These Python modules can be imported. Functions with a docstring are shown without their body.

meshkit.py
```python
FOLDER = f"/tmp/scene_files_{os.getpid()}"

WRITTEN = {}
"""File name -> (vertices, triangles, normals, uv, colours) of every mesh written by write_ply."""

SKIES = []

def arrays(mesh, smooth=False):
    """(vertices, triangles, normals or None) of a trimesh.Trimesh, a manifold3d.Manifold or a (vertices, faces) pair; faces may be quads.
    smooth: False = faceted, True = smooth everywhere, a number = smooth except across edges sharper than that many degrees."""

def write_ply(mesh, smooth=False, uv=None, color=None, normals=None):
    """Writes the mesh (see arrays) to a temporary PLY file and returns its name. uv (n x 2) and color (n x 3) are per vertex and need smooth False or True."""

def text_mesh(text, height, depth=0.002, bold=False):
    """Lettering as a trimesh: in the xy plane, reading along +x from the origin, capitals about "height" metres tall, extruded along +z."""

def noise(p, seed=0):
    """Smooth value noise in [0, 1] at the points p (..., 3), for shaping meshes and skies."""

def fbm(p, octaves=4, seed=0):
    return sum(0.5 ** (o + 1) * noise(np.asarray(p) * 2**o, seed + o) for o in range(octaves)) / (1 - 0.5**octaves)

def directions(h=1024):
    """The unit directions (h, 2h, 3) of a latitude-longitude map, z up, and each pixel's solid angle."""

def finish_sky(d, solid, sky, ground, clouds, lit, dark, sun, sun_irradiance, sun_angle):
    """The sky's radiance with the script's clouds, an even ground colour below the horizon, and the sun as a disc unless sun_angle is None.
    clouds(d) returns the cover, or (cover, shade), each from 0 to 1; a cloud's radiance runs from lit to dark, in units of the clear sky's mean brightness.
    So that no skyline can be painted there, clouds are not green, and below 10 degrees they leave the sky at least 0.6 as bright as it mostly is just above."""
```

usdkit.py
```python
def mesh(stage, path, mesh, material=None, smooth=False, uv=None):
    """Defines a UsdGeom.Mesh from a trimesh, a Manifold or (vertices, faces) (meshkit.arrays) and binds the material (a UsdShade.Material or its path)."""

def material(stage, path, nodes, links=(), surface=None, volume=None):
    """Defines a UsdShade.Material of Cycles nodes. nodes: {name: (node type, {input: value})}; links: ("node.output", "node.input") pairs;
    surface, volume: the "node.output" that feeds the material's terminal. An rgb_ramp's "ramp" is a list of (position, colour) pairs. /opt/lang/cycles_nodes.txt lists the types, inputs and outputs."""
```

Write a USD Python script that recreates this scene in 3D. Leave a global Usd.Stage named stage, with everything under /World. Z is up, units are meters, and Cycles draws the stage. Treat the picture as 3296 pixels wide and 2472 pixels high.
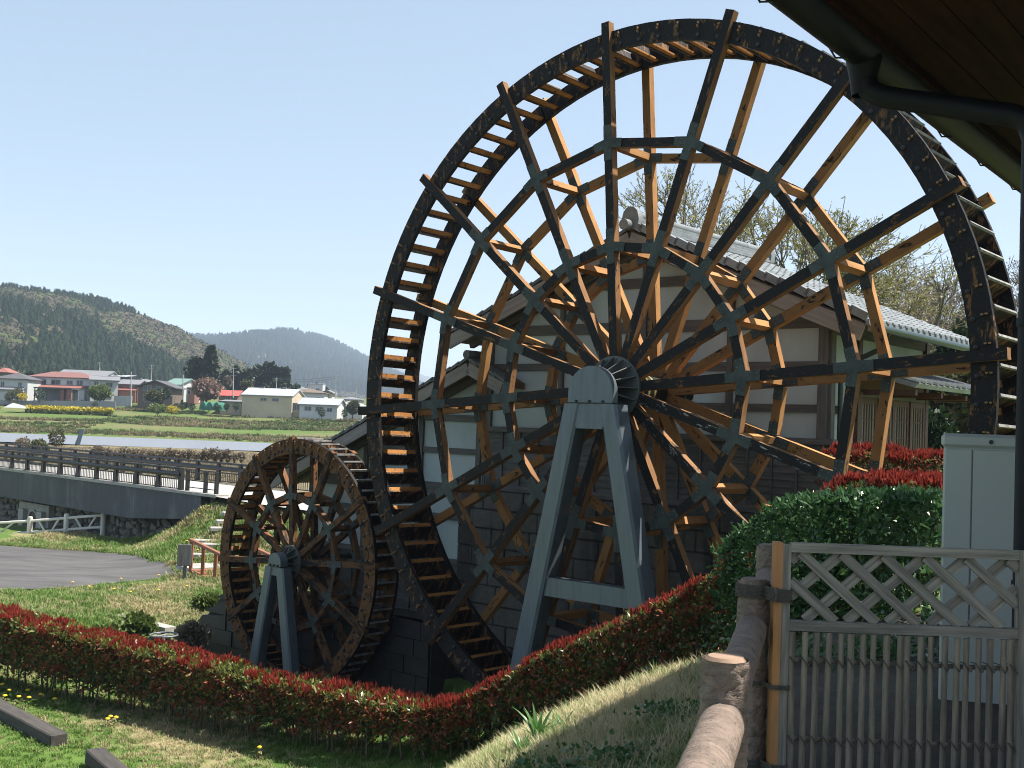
import math, random
import numpy as np
import manifold3d as m3
from scipy.interpolate import RBFInterpolator
from pxr import Usd, UsdGeom, UsdLux, UsdShade, Gf, Sdf, Vt
import usdkit, meshkit

stage = Usd.Stage.CreateInMemory()
UsdGeom.SetStageUpAxis(stage, 'Z')
WORLD = UsdGeom.Xform.Define(stage, '/World')
stage.SetDefaultPrim(WORLD.GetPrim())
random.seed(7)
RNG = np.random.default_rng(7)
V = lambda *a: np.array(a, float)

# ------------------------------------------------------------------ camera
F, PITCH, ROLL, EYE = 3723.26, 0.035, 0.036, V(0, 0, 1.6)
_c, _s, _cr, _sr = math.cos(PITCH), math.sin(PITCH), math.cos(ROLL), math.sin(ROLL)
FWD, UP0 = V(0, _c, _s), V(0, -_s, _c)
RIGHT = _cr * V(1, 0, 0) + _sr * UP0
UPV = -_sr * V(1, 0, 0) + _cr * UP0
cam = UsdGeom.Camera.Define(stage, '/World/camera')
cm = np.eye(4)
cm[0, :3], cm[1, :3], cm[2, :3], cm[3, :3] = RIGHT, UPV, -FWD, EYE
cam.AddTransformOp().Set(Gf.Matrix4d(cm.tolist()))
cam.CreateHorizontalApertureAttr(36.0)
cam.CreateVerticalApertureAttr(27.0)
cam.CreateFocalLengthAttr(36.0 * F / 3296)
cam.CreateClippingRangeAttr(Gf.Vec2f(0.05, 20000))
cam.CreateExposureAttr(1.42)

# ------------------------------------------------------------------ sky and sun
SUN_AZ, SUN_EL = math.radians(87), math.radians(60)       # azimuth from +y towards +x
SKY_STRENGTH, SUN_INT = 0.066, 1.25
HAZE = 0.00017
VEIL, VEIL_COLOR = (0.36, 0.16), (3.15, 3.95, 4.5)
SUN = V(math.sin(SUN_AZ) * math.cos(SUN_EL), math.cos(SUN_AZ) * math.cos(SUN_EL), math.sin(SUN_EL))


class G:
    """collects Cycles nodes; a value '@node.out' links"""
    def __init__(s):
        s.n, s.l, s.k = {}, [], 0

    def add(s, kind, **kw):
        name = 'n%d' % s.k
        s.k += 1
        d = {}
        for a, b in kw.items():
            if isinstance(b, str) and b.startswith('@'):
                s.l.append((b[1:], name + '.' + a))
            else:
                d[a] = b
        s.n[name] = (kind, d)
        return '@' + name

    def math(s, op, a, b=0.0, clamp=False):
        return s.add('math', math_type=op, value1=a, value2=b, use_clamp=clamp) + '.value'

    def mixc(s, f, a, b, mode='mix'):
        return s.add('mix', mix_type=mode, fac=f, color1=a, color2=b) + '.color'

    def ramp(s, f, stops):
        return s.add('rgb_ramp', fac=f, ramp=stops) + '.color'

    def step(s, f, lo, hi):
        return s.add('map_range', value=f, from_min=lo, from_max=hi, to_min=0.0, to_max=1.0, clamp=True) + '.result'

    def noise(s, vec, scale, detail=4.0, rough=0.55, dist=0.0):
        return s.add('noise_texture', vector=vec, scale=scale, detail=detail, roughness=rough, distortion=dist) + '.fac'

    def done(s, name, surface=None, volume=None):
        return usdkit.material(stage, '/World/Looks/' + name, s.n, s.l, surface=surface[1:] if surface else None, volume=volume[1:] if volume else None)


g = G()
sky = g.add('sky_texture', sky_type='single_scattering', sun_disc=False, sun_elevation=SUN_EL, sun_rotation=SUN_AZ, altitude=300.0, air_density=1.0, aerosol_density=1.7, ozone_density=1.0)
# a thin even veil of spring haze over the whole sky, slightly uneven like high cirrus
_tc = g.add('texture_coordinate')
veil = g.math('multiply_add', g.noise(g.add('mapping', vector=_tc + '.generated', scale=(1.0, 1.0, 3.0)) + '.vector', 1.6, 4.0, 0.55), VEIL[1])
g.n[veil[1:].split('.')[0]][1]['value3'] = VEIL[0]
skyc = g.mixc(veil, sky + '.color', VEIL_COLOR)
bg = g.add('background_shader', color=skyc, strength=SKY_STRENGTH)
skymat = g.done('sky_look', surface=bg + '.background')
dome = UsdLux.DomeLight.Define(stage, '/World/sky')
dome.CreateIntensityAttr(1.0)
UsdShade.MaterialBindingAPI.Apply(dome.GetPrim()).Bind(skymat)
dome.GetPrim().SetCustomDataByKey('kind', 'structure')
sun = UsdLux.DistantLight.Define(stage, '/World/sun')
sun.CreateIntensityAttr(SUN_INT)
sun.CreateNormalizeAttr(True) if hasattr(sun, 'CreateNormalizeAttr') else None
sun.CreateAngleAttr(0.5)
sun.CreateColorAttr(Gf.Vec3f(1.0, 0.94, 0.85))
_z = SUN
_x = np.cross(V(0, 0, 1), _z); _x /= np.linalg.norm(_x)
_y = np.cross(_z, _x)
sm = np.eye(4); sm[0, :3], sm[1, :3], sm[2, :3] = _x, _y, _z
sun.AddTransformOp().Set(Gf.Matrix4d(sm.tolist()))


# ------------------------------------------------------------------ prim helpers
_used = {}


def numbered(parent, name):
    k = (parent, name)
    n = _used.get(k, 0)
    _used[k] = n + 1
    return name if n == 0 else '%s_%03d' % (name, n)


def say(p, label=None, cat=None, group=None, kind=None):
    for k, v in (('label', label), ('category', cat), ('group', group), ('kind', kind)):
        if v:
            p.SetCustomDataByKey(k, v)
    return p


def RZ(a): c, s = math.cos(a), math.sin(a); return np.array([[c, -s, 0, 0], [s, c, 0, 0], [0, 0, 1, 0], [0, 0, 0, 1.]])
def RY(a): c, s = math.cos(a), math.sin(a); return np.array([[c, 0, s, 0], [0, 1, 0, 0], [-s, 0, c, 0], [0, 0, 0, 1.]])
def RX(a): c, s = math.cos(a), math.sin(a); return np.array([[1, 0, 0, 0], [0, c, -s, 0], [0, s, c, 0], [0, 0, 0, 1.]])
def T(x, y, z): m = np.eye(4); m[:3, 3] = x, y, z; return m
def SC(x, y, z): return np.diag([x, y, z, 1.])


def setm(x, m):
    x.AddTransformOp().Set(Gf.Matrix4d(np.asarray(m, float).T.tolist()))


def thing(name, label, cat, m=None, group=None, kind=None):
    x = UsdGeom.Xform.Define(stage, '/World/' + numbered('/World', name))
    if m is not None:
        setm(x, m)
    return say(x.GetPrim(), label, cat, group, kind)


def part(parent, name, mesh, mat, m=None, smooth=False, label=None, kind=None):
    base = str(parent.GetPath()) if parent is not None else '/World'
    p = usdkit.mesh(stage, base + '/' + numbered(base, name), mesh, mat, smooth)
    if m is not None:
        setm(p, m)
    return say(p.GetPrim(), label, None, None, kind)


def single(name, mesh, mat, label=None, cat=None, group=None, kind=None, smooth=False, m=None):
    return say(part(None, name, mesh, mat, m, smooth), label, cat, group, kind)


def copy_of(src, m, label=None, group=None):
    was = src.GetCustomData()
    base = src.GetName().rstrip('0123456789').rstrip('_')
    r = thing(base, label or was['label'], was['category'], m, group or was.get('group'))
    r.GetReferences().AddInternalReference(src.GetPath())
    r.SetInstanceable(True)
    return r


# ------------------------------------------------------------------ mesh helpers: all return (v, f)
def tri(f):
    f = np.asarray(f)
    return np.vstack([f[:, [0, 1, 2]], f[:, [0, 2, 3]]]) if f.shape[1] == 4 else f


def join(*ms):
    ms = [m for m in ms if m is not None and len(m[0])]
    vs, fs, o = [], [], 0
    for v, f in ms:
        f = tri(f)
        vs.append(np.asarray(v, float)); fs.append(f + o); o += len(v)
    return np.vstack(vs), np.vstack(fs)


def xf(mesh, m):
    return np.asarray(mesh[0]) @ m[:3, :3].T + m[:3, 3], mesh[1]


_BF = np.array([[0, 3, 2, 1], [4, 5, 6, 7], [0, 1, 5, 4], [1, 2, 6, 5], [2, 3, 7, 6], [3, 0, 4, 7]])


def box(x0, x1, y0, y1, z0, z1):
    return np.array([[x0, y0, z0], [x1, y0, z0], [x1, y1, z0], [x0, y1, z0], [x0, y0, z1], [x1, y0, z1], [x1, y1, z1], [x0, y1, z1]], float), tri(_BF)


def cbox(sx, sy, sz, m=None):
    b = box(-sx / 2, sx / 2, -sy / 2, sy / 2, -sz / 2, sz / 2)
    return b if m is None else xf(b, m)


def hexa(p):
    return np.array(p, float), tri(_BF)


def bevbox(sx, sy, sz, b):
    pts = []
    for x in (-1, 1):
        for y in (-1, 1):
            for z in (-1, 1):
                for k in range(3):
                    q = np.array([x * sx / 2, y * sy / 2, z * sz / 2])
                    d = np.array([x, y, z]) * b
                    d[k] = 0
                    pts.append(q - d)
    m = m3.Manifold.hull_points(np.array(pts)).to_mesh()
    return np.array(m.vert_properties[:, :3], float), np.array(m.tri_verts)


def frame(p, q, up=V(0, 0, 1)):
    """matrix whose z runs from p to q, origin mid-way, -y towards -up-ish"""
    p, q = np.asarray(p, float), np.asarray(q, float)
    z = q - p; L = np.linalg.norm(z); z = z / L
    up = np.asarray(up, float)
    if abs(z @ up) > 0.98:
        up = V(0, 1, 0) if abs(z[1]) < 0.9 else V(1, 0, 0)
    y = up - (up @ z) * z; y /= np.linalg.norm(y)
    x = np.cross(y, z)
    m = np.eye(4); m[:3, 0], m[:3, 1], m[:3, 2], m[:3, 3] = x, y, z, (p + q) / 2
    return m, L


def beam(p, q, w, h, up=V(0, 0, 1)):
    m, L = frame(p, q, up)
    return xf(cbox(w, h, L), m)


def beam_part(parent, name, p, q, w, h, mat, up=V(0, 0, 1), **k):
    m, L = frame(p, q, up)
    return part(parent, name, cbox(w, h, L), mat, m, **k)


def tube(pts, r, n=8, caps=True):
    p = np.asarray(pts, float)
    r = np.broadcast_to(r, (len(p),))
    t = np.gradient(p, axis=0); t /= np.linalg.norm(t, axis=1, keepdims=True) + 1e-12
    a = np.cross(t, np.where(np.abs(t[:, 2:]) < 0.9, [[0, 0, 1.0]], [[1.0, 0, 0]])); a /= np.linalg.norm(a, axis=1, keepdims=True) + 1e-12
    b = np.cross(t, a)
    an = np.arange(n) * 2 * np.pi / n
    v = p[:, None] + r[:, None, None] * (np.cos(an)[None, :, None] * a[:, None] + np.sin(an)[None, :, None] * b[:, None])
    i, j = np.meshgrid(np.arange(len(p) - 1), np.arange(n), indexing='ij')
    q = np.stack([i * n + j, i * n + (j + 1) % n, (i + 1) * n + (j + 1) % n, (i + 1) * n + j], -1).reshape(-1, 4)
    v, f = v.reshape(-1, 3), tri(q)
    if caps:
        k = len(v)
        v = np.vstack([v, p[:1], p[-1:]])
        e = np.arange(n)
        o = (len(p) - 1) * n
        f = np.vstack([f, np.stack([np.full(n, k), (e + 1) % n, e], 1), np.stack([np.full(n, k + 1), o + e, o + (e + 1) % n], 1)])
    return v, f


def segs(P, Q, r0, r1, n=4):
    """many open frustums at once"""
    P, Q = np.asarray(P, float), np.asarray(Q, float)
    t = Q - P; t /= np.linalg.norm(t, axis=1, keepdims=True) + 1e-9
    a = np.cross(t, np.where(np.abs(t[:, 2:]) < 0.9, [[0, 0, 1.0]], [[1.0, 0, 0]])); a /= np.linalg.norm(a, axis=1, keepdims=True) + 1e-9
    b = np.cross(t, a)
    an = np.arange(n) * 2 * np.pi / n
    ring = np.cos(an)[None, :, None] * a[:, None] + np.sin(an)[None, :, None] * b[:, None]
    v = np.concatenate([P[:, None] + ring * np.reshape(r0, (-1, 1, 1)), Q[:, None] + ring * np.reshape(r1, (-1, 1, 1))], 1)
    j = np.arange(n)
    q = np.stack([j, (j + 1) % n, n + (j + 1) % n, n + j], 1)
    f = (q[None] + (np.arange(len(P)) * 2 * n)[:, None, None]).reshape(-1, 4)
    return v.reshape(-1, 3), tri(f)


def lathe(prof, n=24):
    p = np.asarray(prof, float)
    an = np.arange(n) * 2 * np.pi / n
    v = np.stack([p[:, None, 0] * np.cos(an), p[:, None, 0] * np.sin(an), np.repeat(p[:, 1:2], n, 1)], -1).reshape(-1, 3)
    i, j = np.meshgrid(np.arange(len(p) - 1), np.arange(n), indexing='ij')
    q = np.stack([i * n + j, i * n + (j + 1) % n, (i + 1) * n + (j + 1) % n, (i + 1) * n + j], -1).reshape(-1, 4)
    return v, tri(q)


def prism(poly, depth):
    """polygon (n x 2) extruded along +z"""
    poly = np.asarray(poly, float)
    if np.sum(poly[:, 0] * np.roll(poly[:, 1], -1) - np.roll(poly[:, 0], -1) * poly[:, 1]) < 0:
        poly = poly[::-1]
    m = m3.CrossSection([poly]).extrude(depth).to_mesh()
    return np.array(m.vert_properties[:, :3], float), np.array(m.tri_verts)


XZ = np.array([[1., 0, 0, 0], [0, 0, -1, 0], [0, 1, 0, 0], [0, 0, 0, 1]])   # (x, y, z) -> (x, -z, y): a prism drawn in x,z


def prism_xz(poly, y0, y1):
    return xf(prism(poly, y1 - y0), T(0, y1, 0) @ XZ)


def leafmesh(P, size, rng, up=0.25, aspect=0.45, normal=None, fold=0.25, dirs=None):
    """one folded leaf (two triangles) at each point"""
    n = len(P)
    d = rng.normal(size=(n, 3)) if dirs is None else dirs + rng.normal(size=(n, 3)) * 0.35
    d[:, 2] += up
    if normal is not None:
        d += normal * 0.6
    d /= np.linalg.norm(d, axis=1, keepdims=True) + 1e-9
    s = np.cross(d, rng.normal(size=(n, 3))); s /= np.linalg.norm(s, axis=1, keepdims=True) + 1e-9
    w = np.cross(s, d)
    L = size * rng.uniform(0.6, 1.25, n)[:, None]
    a = P
    b = P + d * L * 0.5 + s * L * aspect * 0.5 + w * L * fold * 0.3
    c = P + d * L
    e = P + d * L * 0.5 - s * L * aspect * 0.5 + w * L * fold * 0.3
    v = np.stack([a, b, c, e], 1).reshape(-1, 3)
    k = np.arange(n)[:, None] * 4
    return v, np.vstack([k + [0, 1, 2], k + [0, 2, 3]])


def grid(nx, ny, fn):
    u, v = np.meshgrid(np.linspace(0, 1, nx + 1), np.linspace(0, 1, ny + 1), indexing='ij')
    P = fn(u.ravel(), v.ravel())
    i, j = np.meshgrid(np.arange(nx), np.arange(ny), indexing='ij')
    a = (i * (ny + 1) + j).ravel()
    return P, tri(np.stack([a, a + ny + 1, a + ny + 2, a + 1], 1))


def at(px, py, Y):
    """the point at distance Y seen at that place of the photograph (2212 x 1659)"""
    v = FWD + RIGHT * (px * 1.49 - 1648) / F - UPV * (py * 1.49 - 1236) / F
    return EYE + v * Y / v[1]


def fnoise(P, scale, seed=0.0):
    return meshkit.fbm(np.asarray(P, float) * scale + seed)


# site frame: along the wheels and the mill front (u), away from them (D)
YAW, HUBX, HUBY, HUBZ, TILT = 0.7083, 1.6147, 18.2877, 2.2335, 0.0134
SITE = T(HUBX, HUBY, 0) @ RZ(-YAW)
UX, NX = V(math.cos(YAW), -math.sin(YAW)), V(math.sin(YAW), math.cos(YAW))


def W(u, D, z=0.0):
    return V(HUBX + u * UX[0] + D * NX[0], HUBY + u * UX[1] + D * NX[1], z)


def to_site(x, y):
    dx, dy = x - HUBX, y - HUBY
    return dx * UX[0] + dy * UX[1], dx * NX[0] + dy * NX[1]


# ------------------------------------------------------------------ materials
def plain(name, col, rough=0.6, metal=0.0, var=0.15, scale=6.0, bump=0.0, spec=0.5, stretch=(1, 1, 1), col2=None, lo=0.35, hi=0.65, coord='object', detail=5.0):
    """one colour with noise between two tones"""
    g = G()
    tc = g.add('texture_coordinate')
    rnd = g.add('object_info') + '.random'
    off = g.math('multiply', rnd, 37.0)
    vec = g.add('mapping', vector=(tc + '.object') if coord == 'object' else g.add('geometry') + '.position', scale=stretch) + '.vector'
    vec2 = g.add('vector_math', math_type='add', vector1=vec, vector2=g.add('combine_xyz', x=off, y=off, z=off) + '.vector') + '.vector' if coord == 'object' else vec
    n = g.noise(vec2, scale, detail, 0.6)
    c2 = col2 if col2 is not None else tuple(x * (1 - 2 * var) for x in col)
    colr = g.mixc(g.step(n, lo, hi), c2, col)
    if coord == 'object':
        tone = g.math('multiply_add', rnd, var)
        g.n[tone[1:].split('.')[0]][1]['value3'] = 1 - var / 2
        colr = g.mixc(1.0, colr, g.add('combine_xyz', x=tone, y=tone, z=tone) + '.vector', 'multiply')
    kw = {}
    if bump:
        kw['normal'] = g.add('bump', height=g.noise(vec2, scale * 5, 3.0), strength=bump, distance=0.01) + '.normal'
    p = g.add('principled_bsdf', base_color=colr, roughness=rough, metallic=metal, specular_ior_level=spec, **kw)
    return g.done(name, surface=p + '.BSDF')


def wood_paint(name, front, side, wood=(0.27, 0.14, 0.06), wood2=(0.13, 0.06, 0.024), paint=(0.0065, 0.0066, 0.0072), pale=0.0):
    """weathered timber under peeling black stain; front / side: how much stain is left on the face that looks out and on the others"""
    g = G()
    tc = g.add('texture_coordinate')
    rnd = g.add('object_info') + '.random'
    off = g.math('multiply', rnd, 61.0)
    o = g.add('vector_math', math_type='add', vector1=tc + '.object', vector2=g.add('combine_xyz', x=off, y=off, z=off) + '.vector') + '.vector'
    grain = g.noise(g.add('mapping', vector=o, scale=(14, 14, 1.1)) + '.vector', 2.4, 5.0, 0.6)
    big = g.noise(o, 1.3, 3.0)
    wc = g.mixc(g.step(grain, 0.3, 0.7), wood2, wood)
    wc = g.mixc(g.step(big, 0.35, 0.75), wc, tuple(x * 1.25 for x in wood))
    ny = g.add('separate_xyz', vector=tc + '.normal') + '.y'
    isf = g.step(g.math('multiply', ny, -1.0), 0.4, 0.6)
    lim = g.math('multiply_add', isf, front - side)
    g.n[lim[1:].split('.')[0]][1]['value3'] = side
    pn = g.noise(g.add('mapping', vector=o, scale=(4.5, 4.5, 1.7)) + '.vector', 2.0, 12.0, 0.74, 0.5)
    # stretch the noise to about 0..1 and compare with the limit
    pn = g.step(pn, 0.28, 0.72)
    m = g.step(g.math('subtract', lim, pn), -0.03, 0.03)
    wc = g.mixc(g.math('multiply', isf, 0.55), wc, tuple(x * 0.55 for x in wood2))
    worn = g.step(g.noise(o, 26.0, 3.0, 0.6), 0.5, 0.75)
    colr = g.mixc(g.math('multiply', m, g.math('subtract', 1.0, g.math('multiply', worn, 0.14))), wc, paint)
    if pale:
        fl = g.noise(g.add('mapping', vector=o, scale=(7, 7, 2.0)) + '.vector', 2.5, 10.0, 0.75, 0.3)
        colr = g.mixc(g.step(fl, 0.62 - pale * .2, 0.66 - pale * .2), colr, (0.27, 0.262, 0.245))
    rough = g.add('mix_float', fac=m, a=0.75, b=0.6) + '.result'
    hgt = g.math('add', g.math('multiply', m, 0.6), g.math('multiply', grain, 0.4))
    nor = g.add('bump', height=hgt, strength=0.5, distance=0.006) + '.normal'
    p = g.add('principled_bsdf', base_color=colr, roughness=rough, normal=nor, specular_ior_level=0.16)
    return g.done(name, surface=p + '.BSDF')


def leaf_mat(name, c1, c2, trans=0.3, rough=0.4, scale=1.5, c3=None):
    g = G()
    pos = g.add('geometry') + '.position'
    n = g.noise(pos, scale, 3.0)
    w = g.add('geometry') + '.random_per_island'
    f = g.math('add', g.math('multiply', g.step(n, 0.3, 0.7), 0.45), g.math('multiply', w, 0.55))
    colr = g.mixc(f, c1, c2) if c3 is None else g.ramp(f, [(0, c1), (0.55, c2), (1, c3)])
    p = g.add('principled_bsdf', base_color=colr, roughness=rough)
    t = g.add('translucent_bsdf', color=colr)
    m = g.add('mix_closure', fac=trans, closure1=p + '.BSDF', closure2=t + '.BSDF')
    return g.done(name, surface=m + '.closure')


def ground_mat(name, green, green2, dry, dryness=0.5, scale=0.35):
    g = G()
    pos = g.add('geometry') + '.position'
    n1 = g.noise(pos, scale, 5.0, 0.6)
    n2 = g.noise(pos, scale * 9, 4.0, 0.6)
    n3 = g.noise(pos, 40.0, 2.0)
    gc = g.mixc(g.step(n2, 0.35, 0.65), green2, green)
    f = g.step(g.math('add', g.math('multiply', n1, 0.65), g.math('multiply', n2, 0.35)), 0.62 - dryness * 0.3, 0.74 - dryness * 0.3)
    colr = g.mixc(f, gc, dry)
    colr = g.mixc(g.math('multiply', n3, 0.5), colr, tuple(x * 0.4 for x in green2))
    nor = g.add('bump', height=n3, strength=0.6, distance=0.03) + '.normal'
    p = g.add('principled_bsdf', base_color=colr, roughness=0.9, specular_ior_level=0.15, normal=nor)
    return g.done(name, surface=p + '.BSDF')


def blade_mat(name, green, green2, dry, dryness=0.5, scale=0.35):
    g = G()
    pos = g.add('geometry') + '.position'
    n1 = g.noise(pos, scale, 5.0, 0.6)
    n2 = g.noise(pos, scale * 9, 4.0, 0.6)
    rnd = g.add('object_info') + '.random'
    gc = g.mixc(rnd, green2, green)
    s = g.math('add', g.math('add', g.math('multiply', n1, 0.55), g.math('multiply', n2, 0.3)), g.math('multiply', rnd, 0.15))
    f = g.step(s, 0.6 - dryness * 0.3, 0.68 - dryness * 0.3)
    colr = g.mixc(f, gc, dry)
    p = g.add('principled_bsdf', base_color=colr, roughness=0.55, specular_ior_level=0.3)
    t = g.add('translucent_bsdf', color=colr)
    m = g.add('mix_closure', fac=0.3, closure1=p + '.BSDF', closure2=t + '.BSDF')
    return g.done(name, surface=m + '.closure')


ALB = 0.74          # measured against the photograph: all base colours are kept this much below their first guess
_pl, _wp, _lm, _gm, _bm, _fm = plain, wood_paint, leaf_mat, ground_mat, blade_mat, None
sc3 = lambda c: tuple(x * ALB for x in c)


def plain(name, col, *a, **k):
    if k.get('col2'):
        k['col2'] = sc3(k['col2'])
    return _pl(name, sc3(col), *a, **k)


def wood_paint(name, front, side, wood=(0.27, 0.14, 0.06), wood2=(0.13, 0.06, 0.024), **k):
    return _wp(name, front, side, sc3(wood), sc3(wood2), **k)


def leaf_mat(name, c1, c2, trans=.3, rough=.4, scale=1.5, c3=None):
    return _lm(name, sc3(c1), sc3(c2), trans, rough, scale, sc3(c3) if c3 else None)


def ground_mat(name, a, b, c, *r):
    return _gm(name, sc3(a), sc3(b), sc3(c), *r)


def blade_mat(name, a, b, c, *r):
    return _bm(name, sc3(a), sc3(b), sc3(c), *r)


M = {}
M['spoke_front'] = wood_paint('painted_timber_front', 0.70, 0.26)
M['spoke_flaked'] = wood_paint('flaking_timber_front', 0.76, 0.4, pale=0.22)
M['spoke_back'] = wood_paint('painted_timber_back', 0.30, 0.22, wood=(0.42, 0.22, 0.085), wood2=(0.25, 0.115, 0.04))
M['rim_front'] = wood_paint('painted_rim', 0.66, 0.7)
M['rim_back'] = wood_paint('painted_rim_back', 0.6, 0.75)
M['paddle'] = wood_paint('bucket_timber', 0.28, 0.28, wood=(0.42, 0.19, 0.055), wood2=(0.20, 0.082, 0.022))
M['bucket_outer'] = wood_paint('dark_bucket_timber', 0.62, 0.62, wood=(0.24, 0.11, 0.036), wood2=(0.12, 0.05, 0.016))  # darker timber than the lip boards
M['grey_edge'] = plain('sunlit_weathered_grey', (0.30, 0.295, 0.28), 0.85, var=0.3, scale=6)  # weathered wood, kept pale so the colour carries sun and sky light
M['small_spoke'] = wood_paint('small_wheel_timber', 0.45, 0.4, wood=(0.20, 0.095, 0.04), wood2=(0.09, 0.04, 0.016))
M['small_rim'] = wood_paint('small_wheel_rim', 0.42, 0.72, wood=(0.24, 0.115, 0.048), wood2=(0.13, 0.058, 0.022))
M['peg'] = plain('peg_wood', (0.30, 0.16, 0.06), 0.7)
M['nut'] = plain('black_nut', (0.02, 0.02, 0.022), 0.4, 0.3)
M['plate'] = plain('gusset_steel', (0.062, 0.075, 0.07), 0.65, 0.1, 0.25, 5, spec=0.3)
M['bolt'] = plain('bolt_steel', (0.15, 0.17, 0.16), 0.45, 0.4)
M['flange'] = plain('hub_steel', (0.12, 0.132, 0.12), 0.55, 0.2, 0.25, 3)
M['axle'] = plain('axle_steel', (0.03, 0.035, 0.033), 0.4, 0.5)
M['brass'] = plain('axle_band', (0.42, 0.34, 0.13), 0.45, 0.4)


def steel_blue():
    g = G()
    tc = g.add('texture_coordinate')
    st = g.noise(g.add('mapping', vector=tc + '.object', scale=(9, 9, 0.7)) + '.vector', 1.6, 6.0, 0.65)
    sp = g.noise(tc + '.object', 2.2, 5.0)
    colr = g.mixc(g.step(st, 0.42, 0.72), (0.10, 0.122, 0.139), (0.076, 0.092, 0.105))
    colr = g.mixc(g.math('multiply', g.step(g.math('multiply', st, sp), 0.35, 0.45), 0.45), colr, (0.06, 0.055, 0.046))
    p = g.add('principled_bsdf', base_color=colr, roughness=0.36, metallic=0.25)
    return g.done('blue_grey_steel', surface=p + '.BSDF')


M['blue_steel'] = steel_blue()
M['plaster'] = plain('white_plaster', (0.53, 0.62, 0.64), 0.85, var=0.08, scale=1.6, stretch=(1, 1, .35))
M['house_timber'] = plain('grey_house_timber', (0.15, 0.145, 0.138), 0.75, var=0.2, scale=2.2, stretch=(9, 9, 0.8), bump=0.2)
M['barge'] = plain('pale_barge_board', (0.33, 0.30, 0.265), 0.75, var=0.16, scale=1.8, stretch=(9, 9, 0.7))
M['soffit_wood'] = plain('eave_boards', (0.20, 0.115, 0.06), 0.75, var=0.2, scale=2, stretch=(6, 6, 0.6))
M['siding'] = plain('grey_siding', (0.17, 0.172, 0.175), 0.8, var=0.24, scale=2.0, stretch=(7, 7, 1.0), bump=0.25)
M['red_wood'] = plain('red_brown_joinery', (0.12, 0.045, 0.022), 0.6, var=0.2, scale=2.5, stretch=(8, 8, 0.7))
M['tile'] = plain('roof_tile', (0.27, 0.295, 0.305), 0.38, var=0.2, scale=4)
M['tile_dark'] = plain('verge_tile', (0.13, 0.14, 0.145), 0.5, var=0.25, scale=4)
M['gutter_green'] = plain('dark_green_gutter', (0.025, 0.05, 0.042), 0.35, var=0.1)


def stone_wet():
    g = G()
    tc = g.add('texture_coordinate')
    rnd = g.add('object_info') + '.random'
    pos = g.add('geometry') + '.position'
    n = g.noise(tc + '.object', 7.0, 6.0, 0.65)
    st = g.noise(g.add('mapping', vector=pos, scale=(1.6, 1.6, 0.25)) + '.vector', 1.0, 5.0, 0.6)
    c = g.mixc(g.step(n, 0.3, 0.7), (0.035, 0.033, 0.03), (0.085, 0.079, 0.07))
    c = g.mixc(g.math('multiply', rnd, 0.4), c, (0.10, 0.09, 0.08))
    c = g.mixc(g.step(st, 0.5, 0.6), c, (0.018, 0.017, 0.017))
    nor = g.add('bump', height=n, strength=0.8, distance=0.03) + '.normal'
    p = g.add('principled_bsdf', base_color=c, roughness=0.6, normal=nor)
    return g.done('weathered_stone', surface=p + '.BSDF')


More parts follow.
